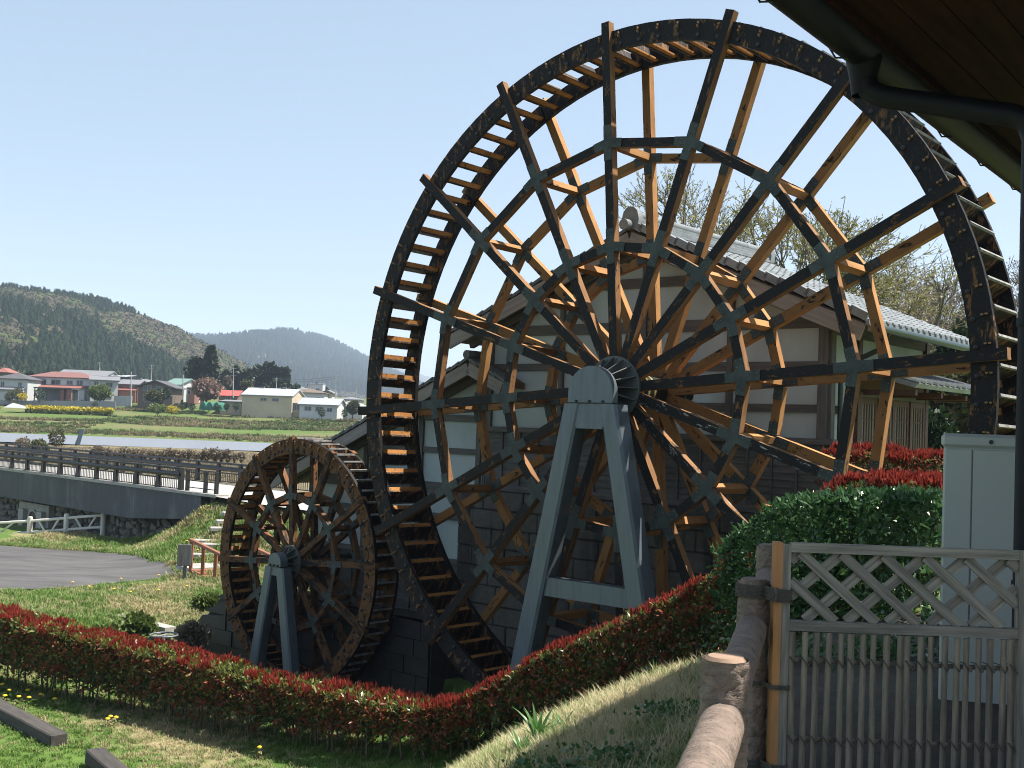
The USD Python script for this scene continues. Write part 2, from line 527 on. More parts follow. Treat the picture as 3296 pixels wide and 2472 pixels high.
M['stone'] = stone_wet()
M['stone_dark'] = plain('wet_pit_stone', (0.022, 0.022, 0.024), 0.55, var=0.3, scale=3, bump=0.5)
M['mortar'] = plain('dark_mortar', (0.045, 0.042, 0.038), 0.9)
M['concrete'] = plain('concrete', (0.40, 0.39, 0.36), 0.85, var=0.12, scale=2)
M['glass'] = plain('window_dark', (0.05, 0.06, 0.07), 0.08, var=0.1, spec=0.8)
M['shoji'] = plain('pale_panes', (0.24, 0.235, 0.18), 0.3, var=0.06)
M['red_leaf'] = leaf_mat('photinia_red', (0.28, 0.035, 0.026), (0.50, 0.10, 0.06), 0.4, 0.34, 3)
M['mixed_leaf'] = leaf_mat('photinia_green', (0.06, 0.10, 0.03), (0.19, 0.21, 0.065), 0.4, 0.34, 2.0, (0.30, 0.13, 0.06))
M['green_leaf'] = leaf_mat('evergreen_leaf', (0.045, 0.115, 0.042), (0.135, 0.26, 0.085), 0.32, 0.26, 2.0)
M['yellow_leaf'] = leaf_mat('yellow_green_leaf', (0.16, 0.18, 0.035), (0.28, 0.28, 0.07), 0.3, 0.35, 2.0)
M['dull_red_leaf'] = leaf_mat('dull_red_leaf', (0.24, 0.06, 0.032), (0.42, 0.15, 0.065), 0.4, 0.35, 2.0)
M['stem'] = plain('hedge_stem', (0.15, 0.115, 0.075), 0.85, var=0.2, scale=8)
M['bark'] = plain('grey_bark', (0.13, 0.105, 0.08), 0.9, var=0.25, scale=4)
M['twig'] = plain('twig_bark', (0.18, 0.15, 0.115), 0.9, var=0.2, scale=3)
M['bud'] = leaf_mat('spring_buds', (0.27, 0.265, 0.08), (0.42, 0.40, 0.15), 0.4, 0.5, 0.6)
M['bud_brown'] = leaf_mat('brown_buds', (0.20, 0.16, 0.115), (0.30, 0.25, 0.17), 0.3, 0.6, 0.4)
M['lily_leaf'] = leaf_mat('lily_leaf', (0.06, 0.17, 0.04), (0.13, 0.28, 0.07), 0.3, 0.35, 6)
M['grass_a'] = blade_mat('lawn_blades', (0.19, 0.31, 0.06), (0.115, 0.22, 0.04), (0.52, 0.44, 0.25), 0.42)
M['grass_b'] = blade_mat('dry_slope_blades', (0.21, 0.30, 0.075), (0.13, 0.21, 0.05), (0.58, 0.50, 0.30), 0.56)
M['grass_c'] = blade_mat('rough_bank_blades', (0.19, 0.30, 0.065), (0.115, 0.21, 0.04), (0.47, 0.40, 0.22), 0.36)
M['ground'] = ground_mat('grassy_ground', (0.14, 0.225, 0.05), (0.085, 0.16, 0.032), (0.38, 0.31, 0.18), 0.44)
M['wood_log'] = plain('sleeper_wood', (0.075, 0.066, 0.06), 0.85, var=0.25, scale=2.5, stretch=(8, 8, 0.8), bump=0.3)


def fake_log():
    g = G()
    tc = g.add('texture_coordinate')
    o = tc + '.object'
    n = g.noise(o, 9.0, 6.0, 0.65)
    s = g.noise(o, 60.0, 3.0)
    c = g.mixc(g.step(n, 0.35, 0.7), (0.12, 0.088, 0.068), (0.215, 0.158, 0.122))
    c = g.mixc(g.step(s, 0.62, 0.7), c, (0.05, 0.042, 0.038))
    c = g.mixc(g.step(g.noise(o, 70.0, 2.0), 0.70, 0.74), c, (0.26, 0.22, 0.185))
    rk = g.noise(g.add('mapping', vector=o, scale=(9, 9, 26)) + '.vector', 1.3, 6.0, 0.7, 0.6)
    h = g.math('add', g.math('multiply', rk, 0.8), g.math('multiply', s, 0.3))
    c = g.mixc(g.step(rk, 0.5, 0.3), c, (0.07, 0.052, 0.042))
    nor = g.add('bump', height=h, strength=0.8, distance=0.025) + '.normal'
    p = g.add('principled_bsdf', base_color=c, roughness=0.75, normal=nor)
    return g.done('brown_log_surface', surface=p + '.BSDF')


M['fake_log'] = fake_log()
M['log_end'] = plain('log_cut_end', (0.36, 0.235, 0.155), 0.8, var=0.12, scale=12)
M['gate_wood'] = plain('silver_gate_wood', (0.27, 0.245, 0.2), 0.75, var=0.3, scale=2.6, stretch=(22, 22, 1.0), bump=0.25)
M['gate_new'] = plain('orange_gate_post', (0.42, 0.185, 0.058), 0.7, var=0.15, scale=2.5, stretch=(14, 14, 1))
M['bamboo'] = plain('grey_bamboo', (0.235, 0.20, 0.15), 0.5, var=0.3, scale=3, stretch=(10, 10, 1))
M['rope'] = plain('dark_rope', (0.085, 0.075, 0.062), 0.9, var=0.2, scale=40)
M['cabinet'] = plain('cabinet_paint', (0.42, 0.435, 0.405), 0.42, var=0.03, scale=1.5)
M['gutter'] = plain('dark_gutter', (0.011, 0.0125, 0.016), 0.5, var=0.12, spec=0.16)
M['flash'] = plain('grey_flashing', (0.145, 0.14, 0.15), 0.4, 0.2, var=0.1)
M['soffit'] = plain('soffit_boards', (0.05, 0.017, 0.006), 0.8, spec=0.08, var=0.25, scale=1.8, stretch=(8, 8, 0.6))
M['asphalt'] = plain('asphalt', (0.12, 0.117, 0.118), 0.9, var=0.2, scale=0.35, stretch=(1, 3, 1), bump=0.2, coord='world', spec=0.2)
M['deck'] = plain('deck_earth', (0.16, 0.14, 0.11), 0.9, var=0.2, scale=2, coord='world')
M['road'] = plain('pale_road', (0.42, 0.41, 0.395), 0.9, var=0.08, scale=0.4, coord='world')


def girder_mat():
    g = G()
    tc = g.add('texture_coordinate')
    n = g.noise(g.add('mapping', vector=tc + '.object', scale=(0.9, 0.9, 0.12)) + '.vector', 1.1, 8.0, 0.72, 0.3)
    n2 = g.noise(tc + '.object', 0.8, 5.0, 0.6)
    n = g.math('add', g.math('multiply', n, 0.6), g.math('multiply', n2, 0.4))
    c = g.ramp(g.step(n, 0.3, 0.7), [(0, (0.03, 0.033, 0.037)), (0.6, (0.055, 0.06, 0.066)), (1, (0.12, 0.127, 0.13))])
    p = g.add('principled_bsdf', base_color=c, roughness=0.8)
    return g.done('stained_concrete', surface=p + '.BSDF')


M['girder'] = girder_mat()
M['rail'] = plain('dark_rail', (0.028, 0.027, 0.027), 0.45, 0.3)
M['rubble'] = plain('rubble_stone', (0.25, 0.235, 0.20), 0.85, var=0.3, scale=3, bump=0.4)
M['white_wood'] = plain('white_fence_paint', (0.74, 0.72, 0.66), 0.6, var=0.06)
M['orange_rail'] = plain('red_brown_rail', (0.34, 0.125, 0.055), 0.6, var=0.12)
M['white'] = plain('white_paint', (0.8, 0.8, 0.8), 0.5, var=0.04)
M['yellow'] = plain('dandelion_yellow', (0.75, 0.52, 0.02), 0.7, var=0.1)


def water_mat():
    g = G()
    pos = g.add('geometry') + '.position'
    n = g.noise(pos, 1.2, 3.0)
    nor = g.add('bump', height=n, strength=0.08, distance=0.05) + '.normal'
    p = g.add('principled_bsdf', base_color=(0.15, 0.16, 0.18), roughness=0.36, ior=1.33, normal=nor)
    return g.done('still_water', surface=p + '.BSDF')


M['water'] = water_mat()


def field_mat():
    g = G()
    pos = g.add('geometry') + '.position'
    st = g.noise(g.add('mapping', vector=pos, scale=(0.025, 0.16, 0.5), rotation=(0, 0, 0.05)) + '.vector', 1.0, 5.0, 0.6)
    n = g.noise(pos, 0.5, 6.0, 0.7)
    f = g.math('add', g.math('multiply', st, 0.6), g.math('multiply', n, 0.4))
    c = g.ramp(g.step(f, 0.3, 0.7), [(0, (0.045, 0.092, 0.02)), (0.45, (0.075, 0.115, 0.032)), (0.62, (0.115, 0.115, 0.052)), (0.82, (0.135, 0.112, 0.068)), (1, (0.085, 0.07, 0.048))])
    p = g.add('principled_bsdf', base_color=c, roughness=0.95, specular_ior_level=0.1)
    return g.done('far_fields', surface=p + '.BSDF')


M['field'] = field_mat()
M['river_bank'] = ground_mat('dry_river_bank', (0.12, 0.14, 0.05), (0.09, 0.10, 0.04), (0.26, 0.21, 0.13), 0.95, 0.25)
M['bed'] = plain('dark_planting_soil', (0.055, 0.048, 0.035), 0.95, var=0.25, scale=5, coord='world', bump=0.5)
M['forest_floor'] = plain('forest_floor', (0.075, 0.08, 0.045), 0.95, var=0.2, scale=0.02, coord='world')

# ------------------------------------------------------------------ terrain
ROADZ = lambda y: -3.5 - (y - 32) * 0.045          # the asphalt apron
CTRL = [
    # deck and the head of the slope
    (3, -4, 0), (0.4, 0, -0.05), (6, 3, 0), (3, 5, 0), (1.2, 4.2, 0), (1.6, 5.6, 0.0), (2.1, 7.2, 0.0), (5, 9, 0.05), (8, 6, 0.05), (10, 12, 0.3), (4, 11, 0.0), (-1, 1, -0.45), (-2, 3, -1.5), (-4, 6, -2.6), (-6, 2, -3.0),
    (0.35, 3.4, -0.08), (0.75, 5.0, -0.08), (1.15, 6.6, -0.09), (1.5, 8.2, -0.14), (1.25, 9.0, -0.30), (0.6, 8.4, -0.48), (0.0, 8.0, -0.72), (-0.55, 7.6, -1.0), (-1.0, 7.2, -1.25), (-0.2, 5.5, -0.62), (0.2, 6.8, -0.42), (-0.9, 5.2, -1.1),
    (-1.6, 8.6, -1.75), (-0.6, 9.4, -1.5), (0.4, 10.0, -1.0), (1.3, 10.4, -0.8), (2.2, 10.6, -0.45), (3.2, 10.8, -0.2),
    (2.9, 12.4, -0.55), (1.9, 12.9, -1.2), (0.8, 13.6, -1.95), (-0.4, 14.4, -2.7), (-1.4, 14.9, -3.15), (4.2, 12.0, -0.05), (-2.2, 10.5, -2.6), (-3.2, 9.5, -3.0),
    # lawn
    (-5, 12, -3.2), (-3, 13, -3.2), (-2.4, 15.2, -3.2), (-4, 16.5, -3.2), (-6, 15, -3.2), (-8, 17, -3.2), (-9.5, 20, -3.2), (-12, 20, -3.2), (-14, 16, -3.2), (-6.5, 18.4, -3.2), (-20, 14, -3.2), (-10, 10, -3.2), (-8, 21, -3.25), (-11, 23, -3.25),
    # beyond the hedge towards the asphalt
    (-9, 24, -3.35), (-13, 26, -3.3), (-11, 28, -3.35), (-10, 31, -3.5), (-16, 28, -3.35), (-20, 24, -3.3), (-9, 34, -3.5), (-7.5, 30, -3.6), (-7.6, 26.6, -3.8), (-8.8, 27.5, -3.6),
    # asphalt
    (-14.2, 32.5, -3.55), (-17, 35, -3.65), (-13.5, 37, -3.73), (-11, 36, -3.7), (-20, 40, -3.87), (-18, 45, -4.1), (-15, 46, -4.13), (-13, 43, -4.0), (-11.5, 39.5, -3.85), (-25, 38, -3.8), (-30, 45, -4.1), (-24, 50, -4.3),
    # mound up to the bridge end, and the road behind the mill
    (-9.7, 38.2, -3.65), (-9.6, 40.5, -3.1), (-10.5, 43, -2.75), (-13, 46.3, -3.5), (-15.5, 49.2, -4.3), (-17.5, 51.5, -4.4), (-14.2, 48.3, -3.6), (-8.6, 41.5, -2.5), (-7.5, 40.0, -2.35), (-12.2, 48.0, -2.05), (-10.5, 45.8, -2.0), (-9, 44.5, -1.95), (-6, 41.6, -1.95), (-4, 39.5, -1.95), (0, 36, -1.9), (-7, 47, -1.95), (-9.5, 50, -1.95), (-2, 42, -1.95), (-5.5, 36.5, -2.7), (-7.4, 36.5, -3.2), (-4.5, 34, -2.6),
    (-13, 54, -2.1), (-5, 52, -2.2), (4, 40, -1.6), (5, 48, -1.6),
    # under the bridge and the far bank
    (-19, 52.5, -4.35), (-26, 58, -4.6), (-33, 62, -4.7), (-24, 66, -4.7), (-18, 62, -4.3), (-15, 60, -4.4), (-19.6, 55.5, -4.4), (-16.5, 54.5, -4.4),
    # beside and behind the mill
    (W(4.2, 2.0)[0], W(4.2, 2.0)[1], 0.25), (W(6.3, 1.0)[0], W(6.3, 1.0)[1], 0.1), (W(3.5, 5)[0], W(3.5, 5)[1], 0.5), (W(6, 7)[0], W(6, 7)[1], 0.5), (14, 24, 0.6), (8, 27, 0.4), (14, 36, 0.8), (22, 30, 1.5), (22, 14, 0.8), (W(0, 6)[0], W(0, 6)[1], -0.5), (W(-8, 6)[0], W(-8, 6)[1], -2.4), (W(-10.6, 5)[0], W(-10.6, 5)[1], -2.7),
]
_ca = np.array(CTRL, float)
_rbf = RBFInterpolator(_ca[:, :2], _ca[:, 2], kernel='linear', smoothing=0.02, neighbors=40)
FARP = np.array([(0, -4), (58, -4.4), (70, -4.9), (80, -4.6), (96, -3.4), (112, -2.95), (134, -2.66), (137, -2.75), (183, -3.0), (187, -2.35), (205, -1.7), (207, -1.2), (226, -0.5), (228, 0.0), (246, 0.7), (249, 1.2), (262, 1.7), (266, 2.5), (300, 3.0), (420, 8), (700, 14), (9000, 24)])


def far_z(x, y):
    z = np.interp(y, FARP[:, 0], FARP[:, 1])
    return z + np.where(x > 10, np.clip((x - 10) * 0.09, 0, 6), 0) - np.where(y > 230, np.clip((x + 75) * 0.013, -1, 1.2), 0) + 0.12 * np.sin(x * 0.13 + y * 0.05)


PIT = (-13.1, 5.75, -2.75, 1.9)          # u0, u1, D0, D1


def ground_z(x, y, pit=True):
    x, y = np.atleast_1d(np.asarray(x, float)), np.atleast_1d(np.asarray(y, float))
    z = far_z(x, y)
    w = np.clip(np.minimum.reduce([(x + 42) / 14, (26 - x) / 8, (y + 6) / 4, (69 - y) / 9]), 0, 1)
    w = w * w * (3 - 2 * w)
    k = w > 0
    if k.any():
        z[k] = z[k] * (1 - w[k]) + w[k] * _rbf(np.stack([x[k], y[k]], 1))
    if pit:
        u, D = to_site(x, y)
        inn = (u > PIT[0]) & (u < PIT[1]) & (D > np.where(u < -10.2, -.6, PIT[2])) & (D < PIT[3])
        z = np.where(inn, np.minimum(z, -4.6), z)
        z = np.where((u > -10.3) & (u < 2.5) & (D > 1.8) & (D < 7.2), np.minimum(z, -3.5), z)
    return z


def gz(x, y, pit=False):
    return float(ground_z(x, y, pit)[0])


ASPH = [(-46, 51), (-40, 33), (-22, 31.6), (-14.2, 32.0), (-12.6, 33.6), (-11.3, 36.6), (-10.6, 38.3), (-13.8, 44.2), (-17.2, 48.9), (-22.5, 49.5), (-30, 50.5)]


def in_poly(x, y, poly):
    c = np.zeros(len(x), bool)
    for (xa, ya), (xb, yb) in zip(poly, poly[1:] + poly[:1]):
        k = ((ya > y) != (yb > y)) & (x < (xb - xa) * (y - ya) / (yb - ya + 1e-12) + xa)
        c ^= k
    return c


xs = np.concatenate([np.linspace(-900, -120, 20), np.linspace(-115, -40, 26), np.linspace(-38, -16, 45), np.linspace(-15.6, 8, 120), np.linspace(8.5, 30, 30), np.linspace(34, 140, 22), np.linspace(160, 900, 14)])
ys = np.concatenate([np.linspace(-60, -6, 10), np.linspace(-5, 0, 8), np.linspace(0.3, 30, 150), np.linspace(30.5, 70, 80), np.linspace(71, 130, 40), np.linspace(131, 300, 110), np.linspace(310, 1200, 30), np.linspace(1300, 7000, 14)])
GX, GY = np.meshgrid(xs, ys, indexing='ij')
gzv = ground_z(GX.ravel(), GY.ravel())
micro = (fnoise(np.stack([GX.ravel(), GY.ravel(), 0 * GX.ravel()], 1), 0.7) - 0.5) * 0.16
dk = (np.abs(GX.ravel()) < 40) & (GY.ravel() > 9) & (GY.ravel() < 70) & ~in_poly(GX.ravel(), GY.ravel(), ASPH)
gzv = gzv + np.where(dk, micro, 0)
ii, jj = np.meshgrid(np.arange(len(xs) - 1), np.arange(len(ys) - 1), indexing='ij')
a0 = (ii * len(ys) + jj).ravel()
quad = np.stack([a0, a0 + len(ys), a0 + len(ys) + 1, a0 + 1], 1)
cy = GY.ravel()[quad].mean(1)
GV = np.stack([GX.ravel(), GY.ravel(), gzv], 1)
for nm, sel, mat in (('ground', cy < 64, M['ground']), ('river_bank', (cy >= 64) & (cy < 136), M['river_bank']), ('field', cy >= 136, M['field'])):
    q = quad[sel]
    ids, inv = np.unique(q, return_inverse=True)
    single(nm, (GV[ids], inv.reshape(q.shape)), mat, kind='structure', smooth=True)


def sheet(name, A, B, mat, n=40, m=8, lift=0.04, zf=None, **k):
    """a sheet between two polylines, laid on the ground"""
    def res(P, t):
        P = np.asarray(P, float); d = np.r_[0, np.cumsum(np.linalg.norm(np.diff(P, axis=0), axis=1))]; d /= d[-1]
        return np.stack([np.interp(t, d, P[:, i]) for i in range(2)], 1)
    def fn(u, v):
        xy = res(A, u) * (1 - v[:, None]) + res(B, u) * v[:, None]
        z = (ground_z(xy[:, 0], xy[:, 1], False) if zf is None else zf(xy[:, 0], xy[:, 1])) + lift
        return np.c_[xy, z]
    v, f = grid(n, m, fn)
    if np.cross(v[f[0, 1]] - v[f[0, 0]], v[f[0, 2]] - v[f[0, 0]])[2] < 0:
        f = f[:, ::-1]
    return single(name, (v, f), mat, smooth=True, **k)


sheet('asphalt_apron', [(-40, 33), (-22, 31.6), (-14.2, 32.0), (-12.6, 33.6), (-11.3, 36.6), (-10.6, 38.2)], [(-46, 51), (-30, 50.5), (-22.5, 49.5), (-17.2, 48.9), (-13.8, 44.2), (-10.7, 38.6)], M['asphalt'], 70, 30, 0.05, kind='structure')
sheet('road', [(-28.7, 64.2), (-12.9, 48.9), (-9.6, 44.6), (-3.5, 38.6), (4, 33)], [(-25.2, 67.8), (-9.4, 52.4), (-6.0, 48.2), (0.0, 42.2), (8, 37)], M['road'], 60, 6, 0.1, zf=lambda x, y: np.full(len(x), -1.9), kind='structure')
sheet('deck', [(0.75, 2.0), (1.0, 3.6), (1.45, 5.3)], [(9, 0.5), (9, 3), (9, 5.3)], M['deck'], 20, 10, 0.03, kind='structure')
sheet('planting_bed', [(1.25, 5.3), (1.5, 6.6), (1.9, 8.4), (2.2, 10.8)], [(9, 5.3), (9, 6.5), (9, 8.5), (9, 10.8)], M['bed'], 20, 10, 0.03, kind='structure')
sheet('water', [(-76, 137.5), (-40, 137.5), (-20, 137.5), (10, 137.5)], [(-100, 184), (-60, 183), (-20, 178), (10, 176)], M['water'], 30, 10, 0, zf=lambda x, y: np.full(len(x), -2.62), kind='structure')


# ------------------------------------------------------------------ hills
def crest(points, Y, drop):
    P = np.array([at(px, py, Y) for px, py in points])
    return P[:, 0], P[:, 2] - drop


HILLS = {}


def hill(name, points, Y, y0, depth_back, drop, seed, amp, mat, ext=0.0):
    cx, cz = crest(points, Y, drop)
    x0, x1 = cx.min() - 60, cx.max() + 60

    def hz(x, y):
        e = np.clip((y - y0) / (Y - y0), 0, 1)
        s = np.sin(e * np.pi / 2) ** 1.15
        b = np.clip((y - Y) / depth_back, 0, 1)
        base = np.interp(x, cx, cz)
        n = (fnoise(np.stack([x, y, 0 * x], 1), 0.012, seed) - 0.5) * amp * 2
        return (base * s + n * e * (1 - e) * 4) * (1 - b * b) - 2
    HILLS[name] = (hz, x0, x1, y0, Y)
    v, f = grid(90, 60, lambda u, v: np.stack([x0 + (x1 - x0) * u, y0 + (Y + depth_back - y0) * v, hz(x0 + (x1 - x0) * u, y0 + (Y + depth_back - y0) * v)], 1))
    return single('hill', (v, f), mat, kind='structure', smooth=True)


hill('near', [(-160, 640), (-80, 625), (0, 617), (60, 622), (130, 617), (185, 626), (230, 630), (262, 638), (290, 652), (330, 664), (380, 682), (440, 716), (480, 735), (530, 768), (560, 800), (600, 845)], 900, 380, 220, 17, 3.1, 8, M['forest_floor'])
hill('mid', [(330, 790), (430, 752), (482, 737), (530, 735), (570, 732), (600, 741), (640, 731), (680, 729), (712, 724), (742, 737), (780, 757), (830, 782), (880, 806), (930, 830), (1000, 870)], 3200, 1300, 800, 24, 9.7, 18, M['forest_floor'])
hill('far', [(700, 800), (790, 812), (830, 800), (872, 796), (905, 806), (935, 814), (1000, 830), (1100, 850), (1300, 870)], 5600, 3700, 900, 6, 5.5, 70, M['forest_floor'])


# crowns of the hill forest: four kinds, placed by the thousand
def forest_mat(name, c1, c2, c3):
    g = G()
    r = g.add('object_info') + '.random'
    n = g.noise(g.add('geometry') + '.position', 0.35, 3.0)
    c = g.ramp(r, [(0, c1), (0.5, c2), (1, c3)])
    c = g.mixc(g.math('multiply', g.step(n, 0.4, 0.7), 0.5), c, tuple(x * 0.45 for x in c1))
    p = g.add('principled_bsdf', base_color=c, roughness=0.95, specular_ior_level=0.05)
    return g.done(name, surface=p + '.BSDF')


M['conifer'] = forest_mat('hill_conifer', (0.010, 0.021, 0.010), (0.015, 0.030, 0.013), (0.024, 0.038, 0.014))
M['broadleaf'] = forest_mat('hill_broadleaf', (0.052, 0.052, 0.032), (0.07, 0.06, 0.041), (0.078, 0.075, 0.042))
M['fresh'] = forest_mat('hill_fresh', (0.045, 0.062, 0.024), (0.062, 0.076, 0.028), (0.052, 0.064, 0.03))


def lumpy(rng, kind):
    """crown of a far tree, unit height: a ragged cone or a billowing mound"""
    ico = m3.Manifold.sphere(1.0, 24).to_mesh()
    v, f = np.array(ico.vert_properties[:, :3], float), np.array(ico.tri_verts)
    o = rng.uniform(0, 60)
    if kind == 'conifer':
        z = (v[:, 2] + 1) / 2
        r = .33 * (1 - z) ** .6 + .015
        a = np.arctan2(v[:, 1], v[:, 0])
        n = meshkit.noise(np.c_[np.cos(a) * 2.2, np.sin(a) * 2.2, z * 7] + o)
        r = r * (.6 + .8 * n) * np.clip(z * 9, 0, 1)
        return np.c_[r * np.cos(a), r * np.sin(a), z], f
    n = meshkit.noise(v * 2.1 + o) + .5 * meshkit.noise(v * 4.6 + o)
    p = v * (.30 + .24 * n)[:, None]
    p[:, 2] = np.where(p[:, 2] < 0, p[:, 2] * .5, p[:, 2] * 1.1) + .38
    return p, f


def conifer_shape(rng):
    v, f = lumpy(rng, 'conifer')
    P = v[rng.integers(0, len(v), 60)]
    return join((v, f), leafmesh(P, .12, rng, -.1, .5, normal=np.c_[P[:, :2] * 8, 0 * P[:, 2]]))


def crown_shape(rng):
    v, f = lumpy(rng, 'mound')
    P = v[rng.integers(0, len(v), 160)]
    return join((v, f), leafmesh(P, .11, rng, .2, .8, normal=(P - [0, 0, .35]) * 3))


def point_instancer(name, protos, P, S, kinds, rng, parent=None, label=None, cat=None, kind='stuff', tilt=0.0):
    base = '/World/' + numbered('/World', name)
    pi = UsdGeom.PointInstancer.Define(stage, base)
    paths = []
    for k, (mesh, mat) in enumerate(protos):
        p = usdkit.mesh(stage, base + '/' + numbered(base, name.rstrip('s')), mesh, mat)
        paths.append(p.GetPath())
    pi.CreatePrototypesRel().SetTargets(paths)
    pi.CreatePositionsAttr(Vt.Vec3fArray.FromNumpy(np.asarray(P, np.float32)))
    pi.CreateScalesAttr(Vt.Vec3fArray.FromNumpy(np.asarray(S, np.float32)))
    a = rng.uniform(0, 2 * np.pi, len(P))
    q = [Gf.Quath(math.cos(t / 2), 0, 0, math.sin(t / 2)) for t in a]
    pi.CreateOrientationsAttr(Vt.QuathArray(q))
    pi.CreateProtoIndicesAttr(Vt.IntArray.FromNumpy(np.asarray(kinds, np.int32)))
    return say(pi.GetPrim(), label, cat, None, kind)


rf = np.random.default_rng(11)
FPROTO = [(conifer_shape(rf), M['conifer']), (conifer_shape(rf), M['conifer']), (crown_shape(rf), M['broadleaf']), (crown_shape(rf), M['broadleaf']), (crown_shape(rf), M['fresh'])]


def forest(hname, n, size, label, seed, conifer_bias, frac0=0.0):
    hz, x0, x1, y0, Y = HILLS[hname]
    rng = np.random.default_rng(seed)
    x = rng.uniform(x0, x1, n)
    y = y0 + (Y + 15 - y0) * (frac0 + (1 - frac0) * rng.uniform(0, 1, n) ** 0.8)
    keep = (x / y > -0.52) & (x / y < 0.02)
    x, y = x[keep], y[keep]
    z = hz(x, y)
    k = z > 2.5
    x, y, z = x[k], y[k], z[k]
    m = fnoise(np.stack([x, y * .6, 0 * x], 1), 0.0075 if hname == 'near' else 0.0024, seed) + rng.normal(0, 0.03, len(x))
    e = (y - y0) / (Y - y0)
    if hname == 'near':
        m = m - .06 + np.where((e > 0.84) & (x < -290), .25, 0) + np.where((e < .5) & (x < -190 - 260 * e), .16, 0) + np.where((e > .3) & (x > -300), -.05, 0)
    kinds = np.where(m > 0.52 - conifer_bias, rng.integers(0, 2, len(x)), np.where(rng.uniform(size=len(x)) < 0.75, rng.integers(2, 4, len(x)), 4))
    con = kinds < 2
    s = size * rng.uniform(0.7, 1.25, len(x))
    S = np.stack([s * np.where(con, 0.8, 1.15), s * np.where(con, 0.8, 1.15), s * np.where(con, 1.25, 0.95)], 1)
    return point_instancer('forest', FPROTO, np.c_[x, y, z - 0.6], S, kinds, rng, label=label, cat='forest')


forest('near', 11500, 10.0, 'mixed dark conifer and brown budding forest covering the nearer hill behind the village', 21, 0.02)
forest('mid', 17000, 15.0, 'bluish forest on the mountain range behind the nearer hill', 22, 0.09)


# ------------------------------------------------------------------ water wheels
def arc_ring(a0, a1, r0, r1, y0, y1, n=6):
    """a piece of a ring about y, from angle a0 to a1 (0 = up, clockwise seen from the front)"""
    a = np.linspace(a0, a1, n + 1)
    s, c = np.sin(a), np.cos(a)
    v = np.concatenate([np.stack([r * s, np.full(n + 1, y), r * c], 1) for r, y in ((r0, y0), (r1, y0), (r1, y1), (r0, y1))])
    i = np.arange(n)
    k = n + 1
    q = [np.stack([i + o, i + o + 1, i + p + 1, i + p], 1) for o, p in ((0, k), (k, 2 * k), (2 * k, 3 * k), (3 * k, 0))]
    q.append(np.array([[0, k, 2 * k, 3 * k], [n, 3 * k + n, 2 * k + n, k + n]]))
    return v, tri(np.vstack(q))[:, ::-1]


def dome_bolt(x, z, y, r, h):
    an = np.arange(6) * np.pi / 3
    v = np.vstack([np.c_[x + r * np.cos(an), np.full(6, y), z + r * np.sin(an)], np.c_[x + .6 * r * np.cos(an), np.full(6, y - h), z + .6 * r * np.sin(an)]])
    i = np.arange(6); j = (i + 1) % 6
    return v, np.vstack([tri(np.stack([i, j, j + 6, i + 6], 1)), [[6, 7, 8], [6, 8, 9], [6, 9, 10], [6, 10, 11]]])


